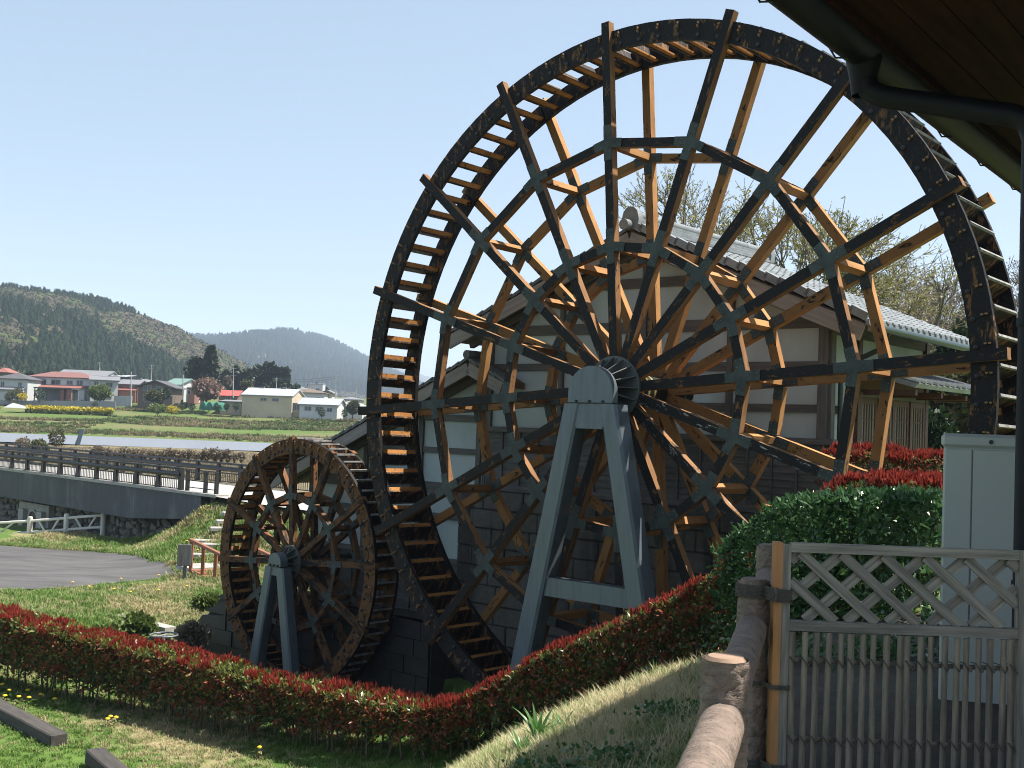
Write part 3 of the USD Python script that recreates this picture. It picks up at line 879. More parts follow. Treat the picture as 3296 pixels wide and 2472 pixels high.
def water_wheel(name, label, m, n, ph, R_tip, r_in, r_out, rings, w, sp, per, rim_y, r_fl, mats, plate_len, nfin, ax_front=.60):
    t = thing(name, label, 'water wheel', m)
    mf, mb, rf_, rb_, pm = mats
    dp = sp * 0.92
    step = 2 * math.pi / n
    for back in (0, 1):
        yc = dp / 2 + back * w
        mat = mb if back else mf
        for k in range(n):
            a = ph + k * step
            r0 = r_fl * 0.5
            flaky = n > 12 and not back and k in (5, 6)
            part(t, 'spoke', cbox(sp, dp, R_tip - r0), M['spoke_flaked'] if flaky else mat, RY(a) @ T(0, yc, (R_tip + r0) / 2), label='spoke with whitish flaking paint' if flaky else None)
        for r in rings:
            L = 2 * r * math.sin(step / 2) - sp * 1.02
            for k in range(n):
                part(t, 'ring_beam', cbox(sp * 0.95, dp * 0.94, L), mat, RY(ph + (k + .5) * step) @ T(0, yc, r * math.cos(step / 2)) @ RY(math.pi / 2))
            # cross shaped gusset plates with their bolts
            al = plate_len
            for k in range(n):
                def arm(ang, l0, l1, wd):
                    d = V(math.sin(ang), math.cos(ang)); e = V(d[1], -d[0])
                    return m3.CrossSection([np.array([d * l0 - e * wd, d * l1 - e * wd, d * l1 + e * wd, d * l0 + e * wd])[::-1]])
                hw = sp * 0.5
                s2 = step / 2
                cs = arm(0, -al, al, hw) + arm(math.pi / 2 + s2, 0, al * .95, hw) + arm(-math.pi / 2 - s2, 0, al * .95, hw)
                mm = cs.extrude(0.012).to_mesh()
                pl = (np.array(mm.vert_properties[:, :3], float), np.array(mm.tri_verts))
                front = xf(pl, T(0, -0.001, 0) @ XZ)
                pm_ = RY(ph + k * step) @ T(0, back * w, r)
                p = part(t, 'gusset_plate', front, M['plate'], pm_)
                bl = []
                for ang in (0, math.pi, math.pi / 2 + s2, -math.pi / 2 - s2):
                    d = V(math.sin(ang), math.cos(ang)); e = V(d[1], -d[0])
                    for q in (0.5, 0.85):
                        for sgn in (-0.55, 0.55):
                            c = d * al * q + e * hw * sgn
                            bl.append(dome_bolt(c[0], c[1], -0.012, sp * 0.085, sp * 0.07))
                part(p, 'bolts', join(*bl), M['bolt'], kind='stuff')
    for r in rings:
        for k in range(n):
            a = ph + k * step
            part(t, 'cross_beam', cbox(sp * 0.72, sp * 0.8, w - dp - 0.004), M['spoke_back'] if n > 12 else mb, RY(a) @ T(0, dp / 2 + w / 2, r) @ RX(math.pi / 2))
    # rims: one bent board per bay, with the pegs of the bucket boards
    for (y0, y1), mat, out in ((rim_y[0], rf_, -1), (rim_y[1], rb_, 1)):
        for k in range(n):
            a0 = ph + k * step
            p = part(t, 'rim_board', arc_ring(a0 + .002, a0 + step - .002, r_in, r_out, y0, y1, 6), mat)
            pg, nt = [], []
            for j in range(per):
                a = a0 + (j + .5) * step / per
                for rr, da in ((r_out - (r_out - r_in) * .22, .006), (r_in + (r_out - r_in) * .62, .006)):
                    yy = y0 - .02 if out < 0 else y1 + .02
                    pg.append(xf(cbox(.020, .055, .034), RY(a) @ T(da * r_out, yy, rr) @ RX(.25 * out)))
                c = V((r_in + .08) * math.sin(a + .012), (r_in + .08) * math.cos(a + .012))
                nt.append(xf(lathe([(0.0, -.02), (.03, -.02), (.034, .02), (.0, .035)], 8), T(c[0], y0 if out < 0 else y1, c[1]) @ RX(math.pi / 2 * (1 if out < 0 else -1))))
            part(p, 'pegs', join(*pg), M['peg'], kind='stuff')
            part(p, 'nuts', join(*nt), M['nut'], kind='stuff')
    y0, y1 = rim_y[0][1], rim_y[1][0]
    wd, yc = y1 - y0 - .002, (y0 + y1) / 2
    hgt = r_out - r_in
    for k in range(n * per):
        a = ph + (k + .5) * step / per
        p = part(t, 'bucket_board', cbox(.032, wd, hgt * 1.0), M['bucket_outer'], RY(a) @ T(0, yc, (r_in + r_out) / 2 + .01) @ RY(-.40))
        part(p, 'lip_board', xf(cbox(.028, wd, hgt * .34), T(hgt * .15, 0, -hgt * .5 + .02) @ RY(math.pi / 2 + .30)), pm)
        part(p, 'weathered_edge', box(-.019, .019, -wd / 2 + .004, wd / 2 - .004, hgt * .5 - .012, hgt * .5 + .022), M['grey_edge'])  # pale strip: sun on the board end painted in, over weathered grey
    # hub
    for back in (0, 1):
        yb = dp * back + back * w + .004 * (1 if back else -1)
        sg = 1 if back else -1
        f = part(t, 'hub_flange', xf(lathe([(0.1, 0), (r_fl, 0), (r_fl, .035), (0.1, .035)], 40), T(0, yb, 0) @ RX(-math.pi / 2 * sg)), M['flange'], smooth=30)
        part(f, 'bolts', join(*[xf(dome_bolt(r_fl * .9 * math.sin(q), r_fl * .9 * math.cos(q), 0, r_fl * .035, r_fl * .035), T(0, yb + .035 * sg, 0) @ (SC(1, 1, 1) if sg < 0 else RZ(math.pi))) for q in np.arange(nfin) * 2 * np.pi / nfin + .1]), M['bolt'], kind='stuff')
        fin = [(.11, .04), (r_fl * .94, .036), (r_fl * .94, .07), (r_fl * .36, r_fl * .95), (.11, r_fl * .95)]
        fm = xf(prism(fin, .014), T(0, 0, -.007))
        for q in range(nfin):
            # drawn in x,y with thickness z; stand it along the axle
            part(f, 'fin', xf(fm, RY(2 * math.pi * q / nfin) @ RX(-math.pi / 2 if False else 0) @ np.array([[0, 0, 1., 0], [0, sg, 0, yb], [1, 0, 0, 0], [0, 0, 0, 1]])), M['flange'])
    ax = part(t, 'axle', xf(lathe([(0, -ax_front), (.115, -ax_front), (.115, w + dp + .9), (0, w + dp + .9)], 20), RX(-math.pi / 2)), M['axle'], smooth=30)
    part(t, 'axle_drum', xf(lathe([(0.1, dp + .01), (r_fl * .52, dp + .01), (r_fl * .52, w - .01), (.1, w - .01)], 28), RX(-math.pi / 2)), M['axle'], smooth=30)
    for q in (0.35, 0.5, .65):
        part(ax, 'band', xf(lathe([(r_fl * .50, w * q), (r_fl * .535, w * q), (r_fl * .535, w * q + .05), (r_fl * .50, w * q + .05)], 28), RX(-math.pi / 2)), M['brass'], smooth=30)
    return t


WHEEL_M = T(HUBX, HUBY, HUBZ) @ RZ(-YAW) @ RX(-TILT)
big = water_wheel('water_wheel', 'huge timber water wheel with sixteen double spokes, black stain peeling to orange wood', WHEEL_M, 16, -0.0799, 6.0, 5.52, 5.85, (2.2839, 3.9812), 1.1527, 0.152, 6, ((.075, .155), (1.06, 1.14)), .51, (M['spoke_front'], M['spoke_back'], M['rim_front'], M['rim_back'], M['paddle']), .29, 16)
SHX, SHY, SHZ = -4.5118, 24.4572, -1.4582
SMALL_M = T(SHX, SHY, SHZ) @ RZ(-0.7233)
small = water_wheel('water_wheel', 'smaller brown timber water wheel with twelve spokes, standing left of the huge wheel', SMALL_M, 12, -0.0735, 2.63, 2.28, 2.60, (1.4103,), .5645, .125, 5, ((.03, .10), (.60, .67)), .36, (M['small_spoke'], M['small_spoke'], M['small_rim'], M['small_rim'], M['paddle']), .22, 12, .38)


# ------------------------------------------------------------------ steel trestles that carry the axles
def trestle(label, m, Rh, depth, legw, legd, foot_z, spread, top, bar_z, barh):
    """origin on the axle, front at y = 0"""
    t = thing('steel_trestle', label, 'wheel support', m)
    a = np.linspace(0, np.pi, 21)
    zb = -.16 * Rh / .45
    part(t, 'bearing_cover', prism_xz([(Rh, zb)] + [(Rh * math.cos(q), Rh * math.sin(q) * .98) for q in a] + [(-Rh, zb)], .01, depth), M['blue_steel'], smooth=25)
    part(t, 'cover_seam', box(-Rh * 1.012, Rh * 1.012, 0.002, depth + .008, zb - .018, zb - .002), M['nut'])
    for x in (-.6, 0, .6):
        part(t, 'seam_bolt', xf(lathe([(0, -.02), (.018, -.02), (.018, .02), (0, .02)], 8), T(x * Rh, 0.0, zb + .02) @ RX(math.pi / 2)), M['nut'])
    sb = zb - .45 * Rh / .45 * .95
    part(t, 'saddle', prism_xz([(-Rh * 1.0, zb - .02), (-Rh * .58, sb), (Rh * .58, sb), (Rh * 1.0, zb - .02)], .012, depth - .01), M['blue_steel'])
    for s in (-1, 1):
        x0, x1 = s * top, s * spread
        hw0, hw1 = legw / 2, legw / 2 * 1.16
        ch = legw * .12
        def ring(x, z, hw):
            d0, d1 = -.012, depth + legd - depth
            return [(x - hw + ch, d0, z), (x + hw - ch, d0, z), (x + hw, d0 + ch, z), (x + hw, d1 - ch, z), (x + hw - ch, d1, z), (x - hw + ch, d1, z), (x - hw, d1 - ch, z), (x - hw, d0 + ch, z)]
        pts = np.array(ring(x1, foot_z, hw1) + ring(x0, zb - .02, hw0), float)
        mm = m3.Manifold.hull_points(pts).to_mesh()
        part(t, 'leg', (np.array(mm.vert_properties[:, :3], float), np.array(mm.tri_verts)), M['blue_steel'])
        part(t, 'foot_plate', box(x1 - hw1 - .08, x1 + hw1 + .08, -.1, legd + .08, foot_z - .04, foot_z + .03), M['blue_steel'])
    if barh:
        k = (zb - bar_z) / (zb - foot_z)
        xx = top + (spread - top) * k - legw / 2
        part(t, 'crossbar', box(-xx - .02, xx + .02, .06, legd - .06, bar_z, bar_z + barh), M['blue_steel'])
    return t


trestle('tall blue grey steel A frame with crossbar holding the huge wheel\'s axle', SITE @ T(0, -.64, HUBZ - .10), .425, .15, .315, .34, -3.2 - HUBZ, 1.46, .345, -.98 - HUBZ, .29)
trestle('short blue grey steel A frame holding the smaller wheel\'s axle', T(SHX, SHY, SHZ) @ RZ(-.7233) @ T(0, -.44, 0.02), .205, .2, .25, .24, -2.55, .66, .18, 0, 0)


# ------------------------------------------------------------------ the pit and the stonework behind the wheels
def block_wall(t, u0, u1, z0, z1, D, bw, bh, mat, seed, thick=.3, m=SITE, skip=None, lean=0.0):
    rng = np.random.default_rng(seed)
    nz = int(round((z1 - z0) / bh))
    for r in range(nz):
        z = z0 + (z1 - z0) * r / nz
        x = u0 - (bw * .5 if r % 2 else 0)
        while x < u1 - .02:
            l = bw * rng.uniform(.75, 1.25)
            a, b = max(x, u0), min(x + l, u1)
            x += l
            if b - a < .06 or (skip and skip((a + b) / 2, z)):
                continue
            o = rng.uniform(-.025, .012)
            part(t, 'stone_block', xf(bevbox(b - a - .014, thick, (z1 - z0) / nz - .014, .02), m @ T((a + b) / 2, D + thick / 2 + o, z + (z1 - z0) / nz / 2)), mat)


pit = thing('stone_pit', 'dark stone pit in which the two water wheels turn, with sloping left end', 'wheel pit')
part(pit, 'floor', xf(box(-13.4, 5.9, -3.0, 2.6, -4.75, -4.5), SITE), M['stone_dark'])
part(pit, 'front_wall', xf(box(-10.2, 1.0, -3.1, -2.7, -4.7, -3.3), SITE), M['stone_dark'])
for u_, d_, w_ in ((-1.52, -.64, .5), (1.52, -.64, .5)):
    part(pit, 'plinth', xf(box(u_ - w_, u_ + w_, d_ - .25, d_ + .62, -4.6, -3.24), SITE), M['concrete'])
part(pit, 'plinth', xf(box(-9.75, -7.6, .0, .62, -4.6, -4.04), SITE), M['concrete'])
part(pit, 'backing', xf(prism_xz([(-13.32, -4.7), (-13.28, -3.68), (-12.2, -2.68), (-11.2, -2.38), (-5.3, -2.38), (-5.3, -4.7)], 1.56, 2.4), SITE), M['mortar'])


def slope_top(u):
    return np.interp(u, [-13.35, -12.25, -11.2], [-3.65, -2.66, -2.36])


rng = np.random.default_rng(5)
for r in range(6):
    z0, z1 = -4.5 + r * .355, -4.5 + r * .355 + .345
    x = -13.4 - .3 * (r % 2)
    while x < -5.35:
        l = .8 * rng.uniform(.75, 1.25)
        a, b = max(x, -13.36), min(x + l, -5.32)
        x += l
        if b - a < .08:
            continue
        ta, tb = min(z1, slope_top(a)), min(z1, slope_top(b))
        if min(ta, tb) < z0 + .03:
            if max(ta, tb) < z0 + .08:
                continue
            a = np.interp(z0 + .04, [-3.65, -2.66, -2.36], [-13.35, -12.25, -11.2]); ta = z0 + .04
            if b - a < .08:
                continue
        o = rng.uniform(-.03, .01)
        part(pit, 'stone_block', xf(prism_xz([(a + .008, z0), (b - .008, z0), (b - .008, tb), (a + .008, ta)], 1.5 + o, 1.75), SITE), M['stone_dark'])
single('concrete_curb', xf(box(-16.2, -13.42, .85, 1.15, -4.1, -3.52), SITE), M['concrete'], 'low pale concrete curb running up to the dark stone pit', 'curb')


# ------------------------------------------------------------------ the mill
mill = thing('mill_house', 'white plastered timber framed mill with tiled gable roof behind the water wheels', 'house', SITE)
WL, WR, D0, D1 = -5.0, 2.38, 2.6, 6.8                # main wall: left, right, front, back
RU, RZ_ = -1.24, 5.21                                # ridge
EL, ER, EZ = -5.72, 3.24, 3.40                       # eaves (underside height at the verge)


def roof_under(u):
    return RZ_ - .27 - (abs(u - RU)) * (RZ_ - EZ) / ((ER - EL) / 2)


# front gable wall as plaster panels between posts and beams
front_poly = [(WL, .3), (WR, .3), (WR, roof_under(WR)), (RU, roof_under(RU)), (WL, roof_under(WL))]
wall = part(mill, 'wall', prism_xz(front_poly, D0 + .02, D0 + .16), M['plaster'])
part(mill, 'side_wall', box(WR - .14, WR - .02, D0 + .17, D1, .3, 3.45), M['plaster'])
part(mill, 'back_wall', box(WL, WR - .15, D1 - .14, D1, .3, 3.3), M['plaster'])
part(mill, 'left_wall', box(WL + .02, WL + .14, D0 + .17, D1 - .15, .3, 3.4), M['plaster'])
BEAMS = [(3.36, 3.56, WL, WR), (2.67, 2.81, WL, WR), (1.97, 2.10, WL, WR), (4.18, 4.36, RU - 2.1, RU + 2.1)]
for z0, z1, a, b in BEAMS:
    part(mill, 'beam', cbox(z1 - z0, .06, b - a), M['house_timber'], T((a + b) / 2, D0 + .01, (z0 + z1) / 2) @ RY(math.pi / 2))
for x, wd in ((WL + .07, .15), (-3.1, .1), (RU + .03, .11), (.58, .11), (WR - .08, .16)):
    zt = roof_under(x) - .02
    part(mill, 'post', cbox(wd, .10, zt - 1.54), M['house_timber'], T(x, D0 + .0, (zt + 1.54) / 2))
part(mill, 'ledge', cbox(.10, .16, WR - WL + .3), M['house_timber'], T((WL + WR) / 2, D0 - .02, 1.50) @ RY(math.pi / 2))
# clapboards and battens below the ledge
nb = 9
for k in range(nb):
    z = 1.44 - (k + 1) * .118
    part(mill, 'siding_board', cbox(.135, .016, WR - WL + .02), M['siding'], T((WL + WR) / 2, D0 - .012, z + .06) @ RX(-.13) @ RY(math.pi / 2))
for k in range(17):
    x = WL + .03 + k * (WR - WL - .06) / 16
    part(mill, 'batten', cbox(.035, .03, 1.08), M['siding'], T(x, D0 - .045, .91))
part(mill, 'sill', cbox(.12, .18, WR - WL + .2), M['house_timber'], T((WL + WR) / 2, D0 - .0, .33) @ RY(math.pi / 2))
# foundation of big stone blocks
fd = part(mill, 'foundation', box(-5.40, 2.5, 2.33, 2.9, -4.6, .26), M['mortar'])
block_wall(mill, -5.42, 2.52, -4.6, .27, 2.30, .85, .37, M['stone'], 3, .1, np.eye(4))
# right wall: posts, beam, door with lattice, downpipe
part(mill, 'side_beam', cbox(.16, .06, D1 - D0), M['house_timber'], T(WR + .0, (D0 + D1) / 2, 3.34) @ RX(math.pi / 2) @ RZ(math.pi / 2))
part(mill, 'side_beam', cbox(.13, .06, .95), M['house_timber'], T(WR + .0, D0 + .6, 2.03) @ RX(math.pi / 2) @ RZ(math.pi / 2))
for y in (D0 + .09, D0 + 1.12, D1 - .07):
    part(mill, 'post', cbox(.1, .14, 3.0), M['red_wood'] if y > D0 + .5 else M['house_timber'], T(WR + .005, y, 1.9))
door0, door1 = D0 + 1.2, D1 - .15
part(mill, 'door_header', box(WR - .02, WR + .05, door0, door1, 2.28, 2.36), M['house_timber'])
part(mill, 'header_panel', box(WR - .02, WR + .03, door0, door1, 2.36, 2.62), M['red_wood'])
part(mill, 'threshold', box(WR - .05, WR + .1, door0, door1, .36, .46), M['house_timber'])
for k in range(4):
    a, b = door0 + k * (door1 - door0) / 4, door0 + (k + 1) * (door1 - door0) / 4
    xo = .02 if k % 2 else .0
    d = part(mill, 'sliding_door', box(WR - .01 + xo, WR + .012 + xo, a + .01, b - .01, .47, 2.27), M['shoji'])
    for y in (a + .05, b - .05):
        part(d, 'stile', box(WR - .014 + xo, WR + .03 + xo, y - .04, y + .04, .465, 2.275), M['red_wood'])
    for z0, z1 in ((.465, .62), (2.17, 2.275), (1.2, 1.28)):
        part(d, 'rail', box(WR - .013 + xo, WR + .028 + xo, a + .09, b - .09, z0, z1), M['red_wood'])
    for q in range(1, 5):
        y = a + .09 + q * (b - a - .18) / 5
        part(d, 'muntin', box(WR - .012 + xo, WR + .026 + xo, y - .018, y + .018, .62, 2.17), M['red_wood'])
    for z in (.9, 1.6, 1.9):
        part(d, 'muntin', box(WR - .011 + xo, WR + .022 + xo, a + .09, b - .09, z - .012, z + .012), M['red_wood'])


# tiled roof
def slope_pt(side, s, y, lift=0.0):
    """s: 0 at the ridge, 1 at the eave"""
    e = ER if side > 0 else EL
    h = (RZ_ - EZ) / ((ER - EL) / 2)
    u = RU + (e - RU) * s
    return V(u, y, RZ_ - abs(u - RU) * h + lift)


VF, VB = 2.08, 7.15
for side in (-1, 1):
    A, B = slope_pt(side, 0, VF + .03), slope_pt(side, 1, VF + .03)
    h = [slope_pt(side, 0, VF + .05, -.16), slope_pt(side, 1.0, VF + .05, -.16), slope_pt(side, 1.0, VB - .05, -.16), slope_pt(side, 0, VB - .05, -.16),
         slope_pt(side, 0, VF + .05, -.04), slope_pt(side, 1.0, VF + .05, -.04), slope_pt(side, 1.0, VB - .05, -.04), slope_pt(side, 0, VB - .05, -.04)]
    part(mill, 'roof_deck', hexa(h), M['soffit_wood'])
    # barge boards
    p0, p1 = slope_pt(side, 0.0, VF, -.21), slope_pt(side, .985, VF, -.21)
    part(mill, 'barge_board', cbox(.27, .05, np.linalg.norm(p1 - p0)), M['barge'], frame(p0, p1, V(0, 1, 0))[0])
    p0, p1 = slope_pt(side, 0.02, D0 - .1, -.33), slope_pt(side, .93, D0 - .1, -.33)
    part(mill, 'verge_rafter', cbox(.14, .12, np.linalg.norm(p1 - p0)), M['house_timber'], frame(p0, p1, V(0, 1, 0))[0])


def pan_tile(w, l):
    """curved tile, lower edge at +x, width along y; seen edge has thickness"""
    n = 6
    y = np.linspace(-w / 2, w / 2, n + 1)
    z = .028 * np.cos(np.linspace(-np.pi, np.pi, n + 1) * .9)
    top = [np.c_[np.full(n + 1, x), y, z + dz] for x, dz in ((-l / 2 - .02, 0.0), (l / 2 + .03, .022))]
    bot = np.c_[np.full(n + 1, l / 2 + .03), y, z - .014]
    v = np.vstack(top + [bot])
    i = np.arange(n)
    q = np.vstack([np.stack([i, i + n + 1, i + n + 2, i + 1], 1), np.stack([i + n + 1, i + 2 * n + 2, i + 2 * n + 3, i + n + 2], 1)])
    return v, tri(q)


hh = (RZ_ - EZ) / ((ER - EL) / 2)
slope_len = (ER - RU) * math.sqrt(1 + hh * hh)
nrow, ncol = 18, 20
tw, tl = (VB - VF) / ncol, slope_len / nrow
pt = pan_tile(tw, tl)
rest = []
for r in range(nrow):
    for c in range(ncol):
        s = (r + .5) / nrow
        mt = np.eye(4)
        mt[:3, 3] = slope_pt(1, s, VF + (c + .5) * tw, .01)
        mt = mt @ RY(math.atan(hh))
        if r >= nrow - 14:
            part(mill, 'roof_tile', pt, M['tile'], mt)
        else:
            rest.append(xf(pt, mt))
part(mill, 'upper_tiles', join(*rest), M['tile'], kind='stuff')
for c in range(ncol + 1):                                   # round ends along the right eave
    p = slope_pt(1, 1.0, VF + c * tw, -.0)
    part(mill, 'eave_tile_end', xf(lathe([(0, -.03), (.062, -.03), (.07, .0), (.062, .03), (.03, .035), (0, .03)], 12), T(p[0] + .03, p[1], p[2] - .02) @ RY(math.pi / 2)), M['tile'])
    if c < ncol:
        part(mill, 'eave_tile_face', box(p[0] + .0, p[0] + .03, p[1] + .075, p[1] + tw - .075, p[2] - .09, p[2] - .0), M['tile'])
lt = []
for r in range(nrow):                                       # left slope: rows of tiles seen from their verge
    s = (r + .5) / nrow
    p = slope_pt(-1, s, VF + .12, .0)
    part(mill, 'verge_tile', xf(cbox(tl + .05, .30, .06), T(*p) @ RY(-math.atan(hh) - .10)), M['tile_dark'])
    p = slope_pt(1, s, VF + .04, .07)
    part(mill, 'verge_tile', xf(cbox(tl + .05, .18, .13), T(*p) @ RY(math.atan(hh) + .10)), M['tile'])
h = [slope_pt(-1, 0, VF + .26, -.03), slope_pt(-1, 1, VF + .26, -.03), slope_pt(-1, 1, VB, -.03), slope_pt(-1, 0, VB, -.03), slope_pt(-1, 0, VF + .26, .03), slope_pt(-1, 1, VF + .26, .03), slope_pt(-1, 1, VB, .03), slope_pt(-1, 0, VB, .03)]
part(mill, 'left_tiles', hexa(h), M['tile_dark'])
for k in range(4):                                          # ridge courses
    part(mill, 'ridge_course', box(RU - .17 + k * .018, RU + .17 - k * .018, VF + .12, VB - .1, RZ_ + .0 + k * .05, RZ_ + .042 + k * .05), M['tile'])
part(mill, 'ridge_cap', xf(tube([(RU, VF + .1, RZ_ + .24), (RU, VB - .08, RZ_ + .24)], .085, 12), np.eye(4)), M['tile'], smooth=40)
ec = [(-.17, 0), (-.19, .14), (-.15, .30), (-.06, .38), (.06, .38), (.15, .30), (.19, .14), (.17, 0)]
for y0 in (VF - .02, VB - .14):
    part(mill, 'ridge_end_ornament', xf(prism_xz(ec, y0, y0 + .16), T(RU, 0, RZ_ + .0)), M['tile'], smooth=40)
part(mill, 'ridge_end_roll', xf(tube([(RU, VF - .22, RZ_ + .03), (RU, VF + .12, RZ_ + .05)], .10, 14), np.eye(4)), M['tile'], smooth=40)
# right gutter, its outlet, the slanting pipe and the downpipe
gz0 = EZ - .10
part(mill, 'gutter', xf(tube([(ER + .08, VF + .35, gz0), (ER + .08, VB - .1, gz0 - .03)], .065, 12), np.eye(4)), M['gutter_green'], smooth=40)
dp_ = part(mill, 'downpipe', tube([(ER + .08, VF + .62, gz0 - .06), (ER + .06, VF + .62, gz0 - .26), (WR + .5, VF + .70, gz0 - .42), (WR + .14, VF + .78, gz0 - .55), (WR + .09, VF + .80, gz0 - .66), (WR + .09, VF + .80, 1.56), (WR + .13, VF + .80, 1.44), (WR + .13, VF + .80, .3)], .042, 10), M['gutter_green'], smooth=40)
# small pent roof over the door
pr = part(mill, 'door_roof', hexa([(WR, 3.7, 2.70), (WR + 1.0, 3.7, 2.44), (WR + 1.0, 7.4, 2.44), (WR, 7.4, 2.70), (WR, 3.7, 2.78), (WR + 1.05, 3.7, 2.51), (WR + 1.05, 7.4, 2.51), (WR, 7.4, 2.78)]), M['tile'])
for y in (3.85, 5.0, 6.2, 7.2):
    part(pr, 'bracket', box(WR + .01, WR + .95, y, y + .09, 2.32, 2.41), M['red_wood'])
for c in range(14):
    part(pr, 'tile_roll', xf(tube([(WR + .02, 3.75 + c * .27, 2.80), (WR + 1.06, 3.75 + c * .27, 2.53)], .04, 6), np.eye(4)), M['tile'])

# lower annex left of the mill
annex = thing('mill_annex', 'lower white annex with long sloping dark roof, left of the mill behind the wheels', 'house', SITE)
AF = 2.52
AR, AZ = -4.98, 2.88                  # ridge
AEL, AEZ = -11.2, .17


def a_under(u):
    return AZ - .24 - abs(u - AR) * (AZ - AEZ) / (AR - AEL)


part(annex, 'wall', prism_xz([(-10.2, -2.45), (-5.02, -2.45), (-5.02, a_under(-5.02)), (-10.2, a_under(-10.2))], AF + .02, AF + .15), M['plaster'])
part(annex, 'left_wall', box(-10.2, -10.08, AF + .16, 6.6, -2.45, .1), M['plaster'])
part(annex, 'back_wall', box(-10.07, -5.02, 6.48, 6.6, -2.45, .1), M['plaster'])
for z0, z1, a in ((1.62, 1.76, -6.9), (.95, 1.07, -8.5), (.10, .34, -10.2), (-.42, -.30, -10.2)):
    part(annex, 'beam', cbox(z1 - z0, .06, -5.03 - a), M['house_timber'], T((a - 5.03) / 2, AF + .01, (z0 + z1) / 2) @ RY(math.pi / 2))
for x in (-10.13, -8.45, -6.75, -5.1):
    zt = a_under(x) - .02
    part(annex, 'post', cbox(.12, .09, zt + 1.2), M['house_timber'], T(x, AF + .003, (zt - 1.2) / 2))
part(annex, 'ledge', cbox(.10, .14, 5.3), M['house_timber'], T(-7.6, AF - .01, -1.26) @ RY(math.pi / 2))
for k in range(9):
    part(annex, 'siding_board', cbox(.135, .016, 5.14), M['siding'], T(-7.6, AF - .004, -1.38 - k * .118) @ RX(-.13) @ RY(math.pi / 2))
for k in range(12):
    part(annex, 'batten', cbox(.035, .03, 1.05), M['siding'], T(-10.14 + k * .46, AF - .04, -1.84))
AV = 1.98
ah = (AZ - AEZ) / (AR - AEL)


def apt(u, y, l=0.0):
    return V(u, y, AZ - abs(u - AR) * ah + l)


ARR = -4.0
for a, b in ((AR, AEL), (AR, ARR)):
    part(annex, 'roof_deck', hexa([apt(a, AV + .05, -.15), apt(b, AV + .05, -.15), apt(b, 6.9 if b < AR else D0 - .03, -.15), apt(a, 6.9 if b < AR else D0 - .03, -.15), apt(a, AV + .05, -.03), apt(b, AV + .05, -.03), apt(b, 6.9 if b < AR else D0 - .03, -.03), apt(a, 6.9 if b < AR else D0 - .03, -.03)]), M['soffit_wood'])
    p0, p1 = apt(a, AV, -.19), apt(b + (.08 if b < AR else -.08), AV, -.19)
    part(annex, 'barge_board', cbox(.24, .05, np.linalg.norm(p1 - p0)), M['barge'], frame(p0, p1, V(0, 1, 0))[0])
    n = 26 if b < AR else 4
    for r in range(n):
        p = apt(a + (b - a) * (r + .5) / n, AV + .12)
        l = abs(b - a) / n * math.sqrt(1 + ah * ah)
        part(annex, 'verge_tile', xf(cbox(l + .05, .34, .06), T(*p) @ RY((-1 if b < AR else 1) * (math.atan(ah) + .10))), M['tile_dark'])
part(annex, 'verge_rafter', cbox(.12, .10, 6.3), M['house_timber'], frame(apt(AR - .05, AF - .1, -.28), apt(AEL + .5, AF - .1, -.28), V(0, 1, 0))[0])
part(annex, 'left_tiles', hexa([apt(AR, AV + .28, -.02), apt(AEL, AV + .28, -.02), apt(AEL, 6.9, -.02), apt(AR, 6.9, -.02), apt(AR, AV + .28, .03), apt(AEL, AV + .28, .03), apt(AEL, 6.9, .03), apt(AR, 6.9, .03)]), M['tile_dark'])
part(annex, 'ridge_cap', tube([(AR, AV - .08, AZ + .08), (AR, D0 - .05, AZ + .08)], .09, 12), M['tile_dark'], smooth=40)


# the spring air
g = G()
pv = g.add('principled_volume', color=(0.66, 0.80, 1.0), density=HAZE, anisotropy=0.1)
M['haze'] = g.done('pale_air', volume=pv + '.volume')
single('haze', box(-4200, 4200, -70, 7200, -8, 480), M['haze'], kind='stuff')


# ------------------------------------------------------------------ hedges
def polyline(P, n):
    P = np.asarray(P, float)
    d = np.r_[0, np.cumsum(np.linalg.norm(np.diff(P[:, :2], axis=0), axis=1))]
    t = np.linspace(0, d[-1], n)
    return np.stack([np.interp(t, d, P[:, i]) for i in range(P.shape[1])], 1), d[-1]


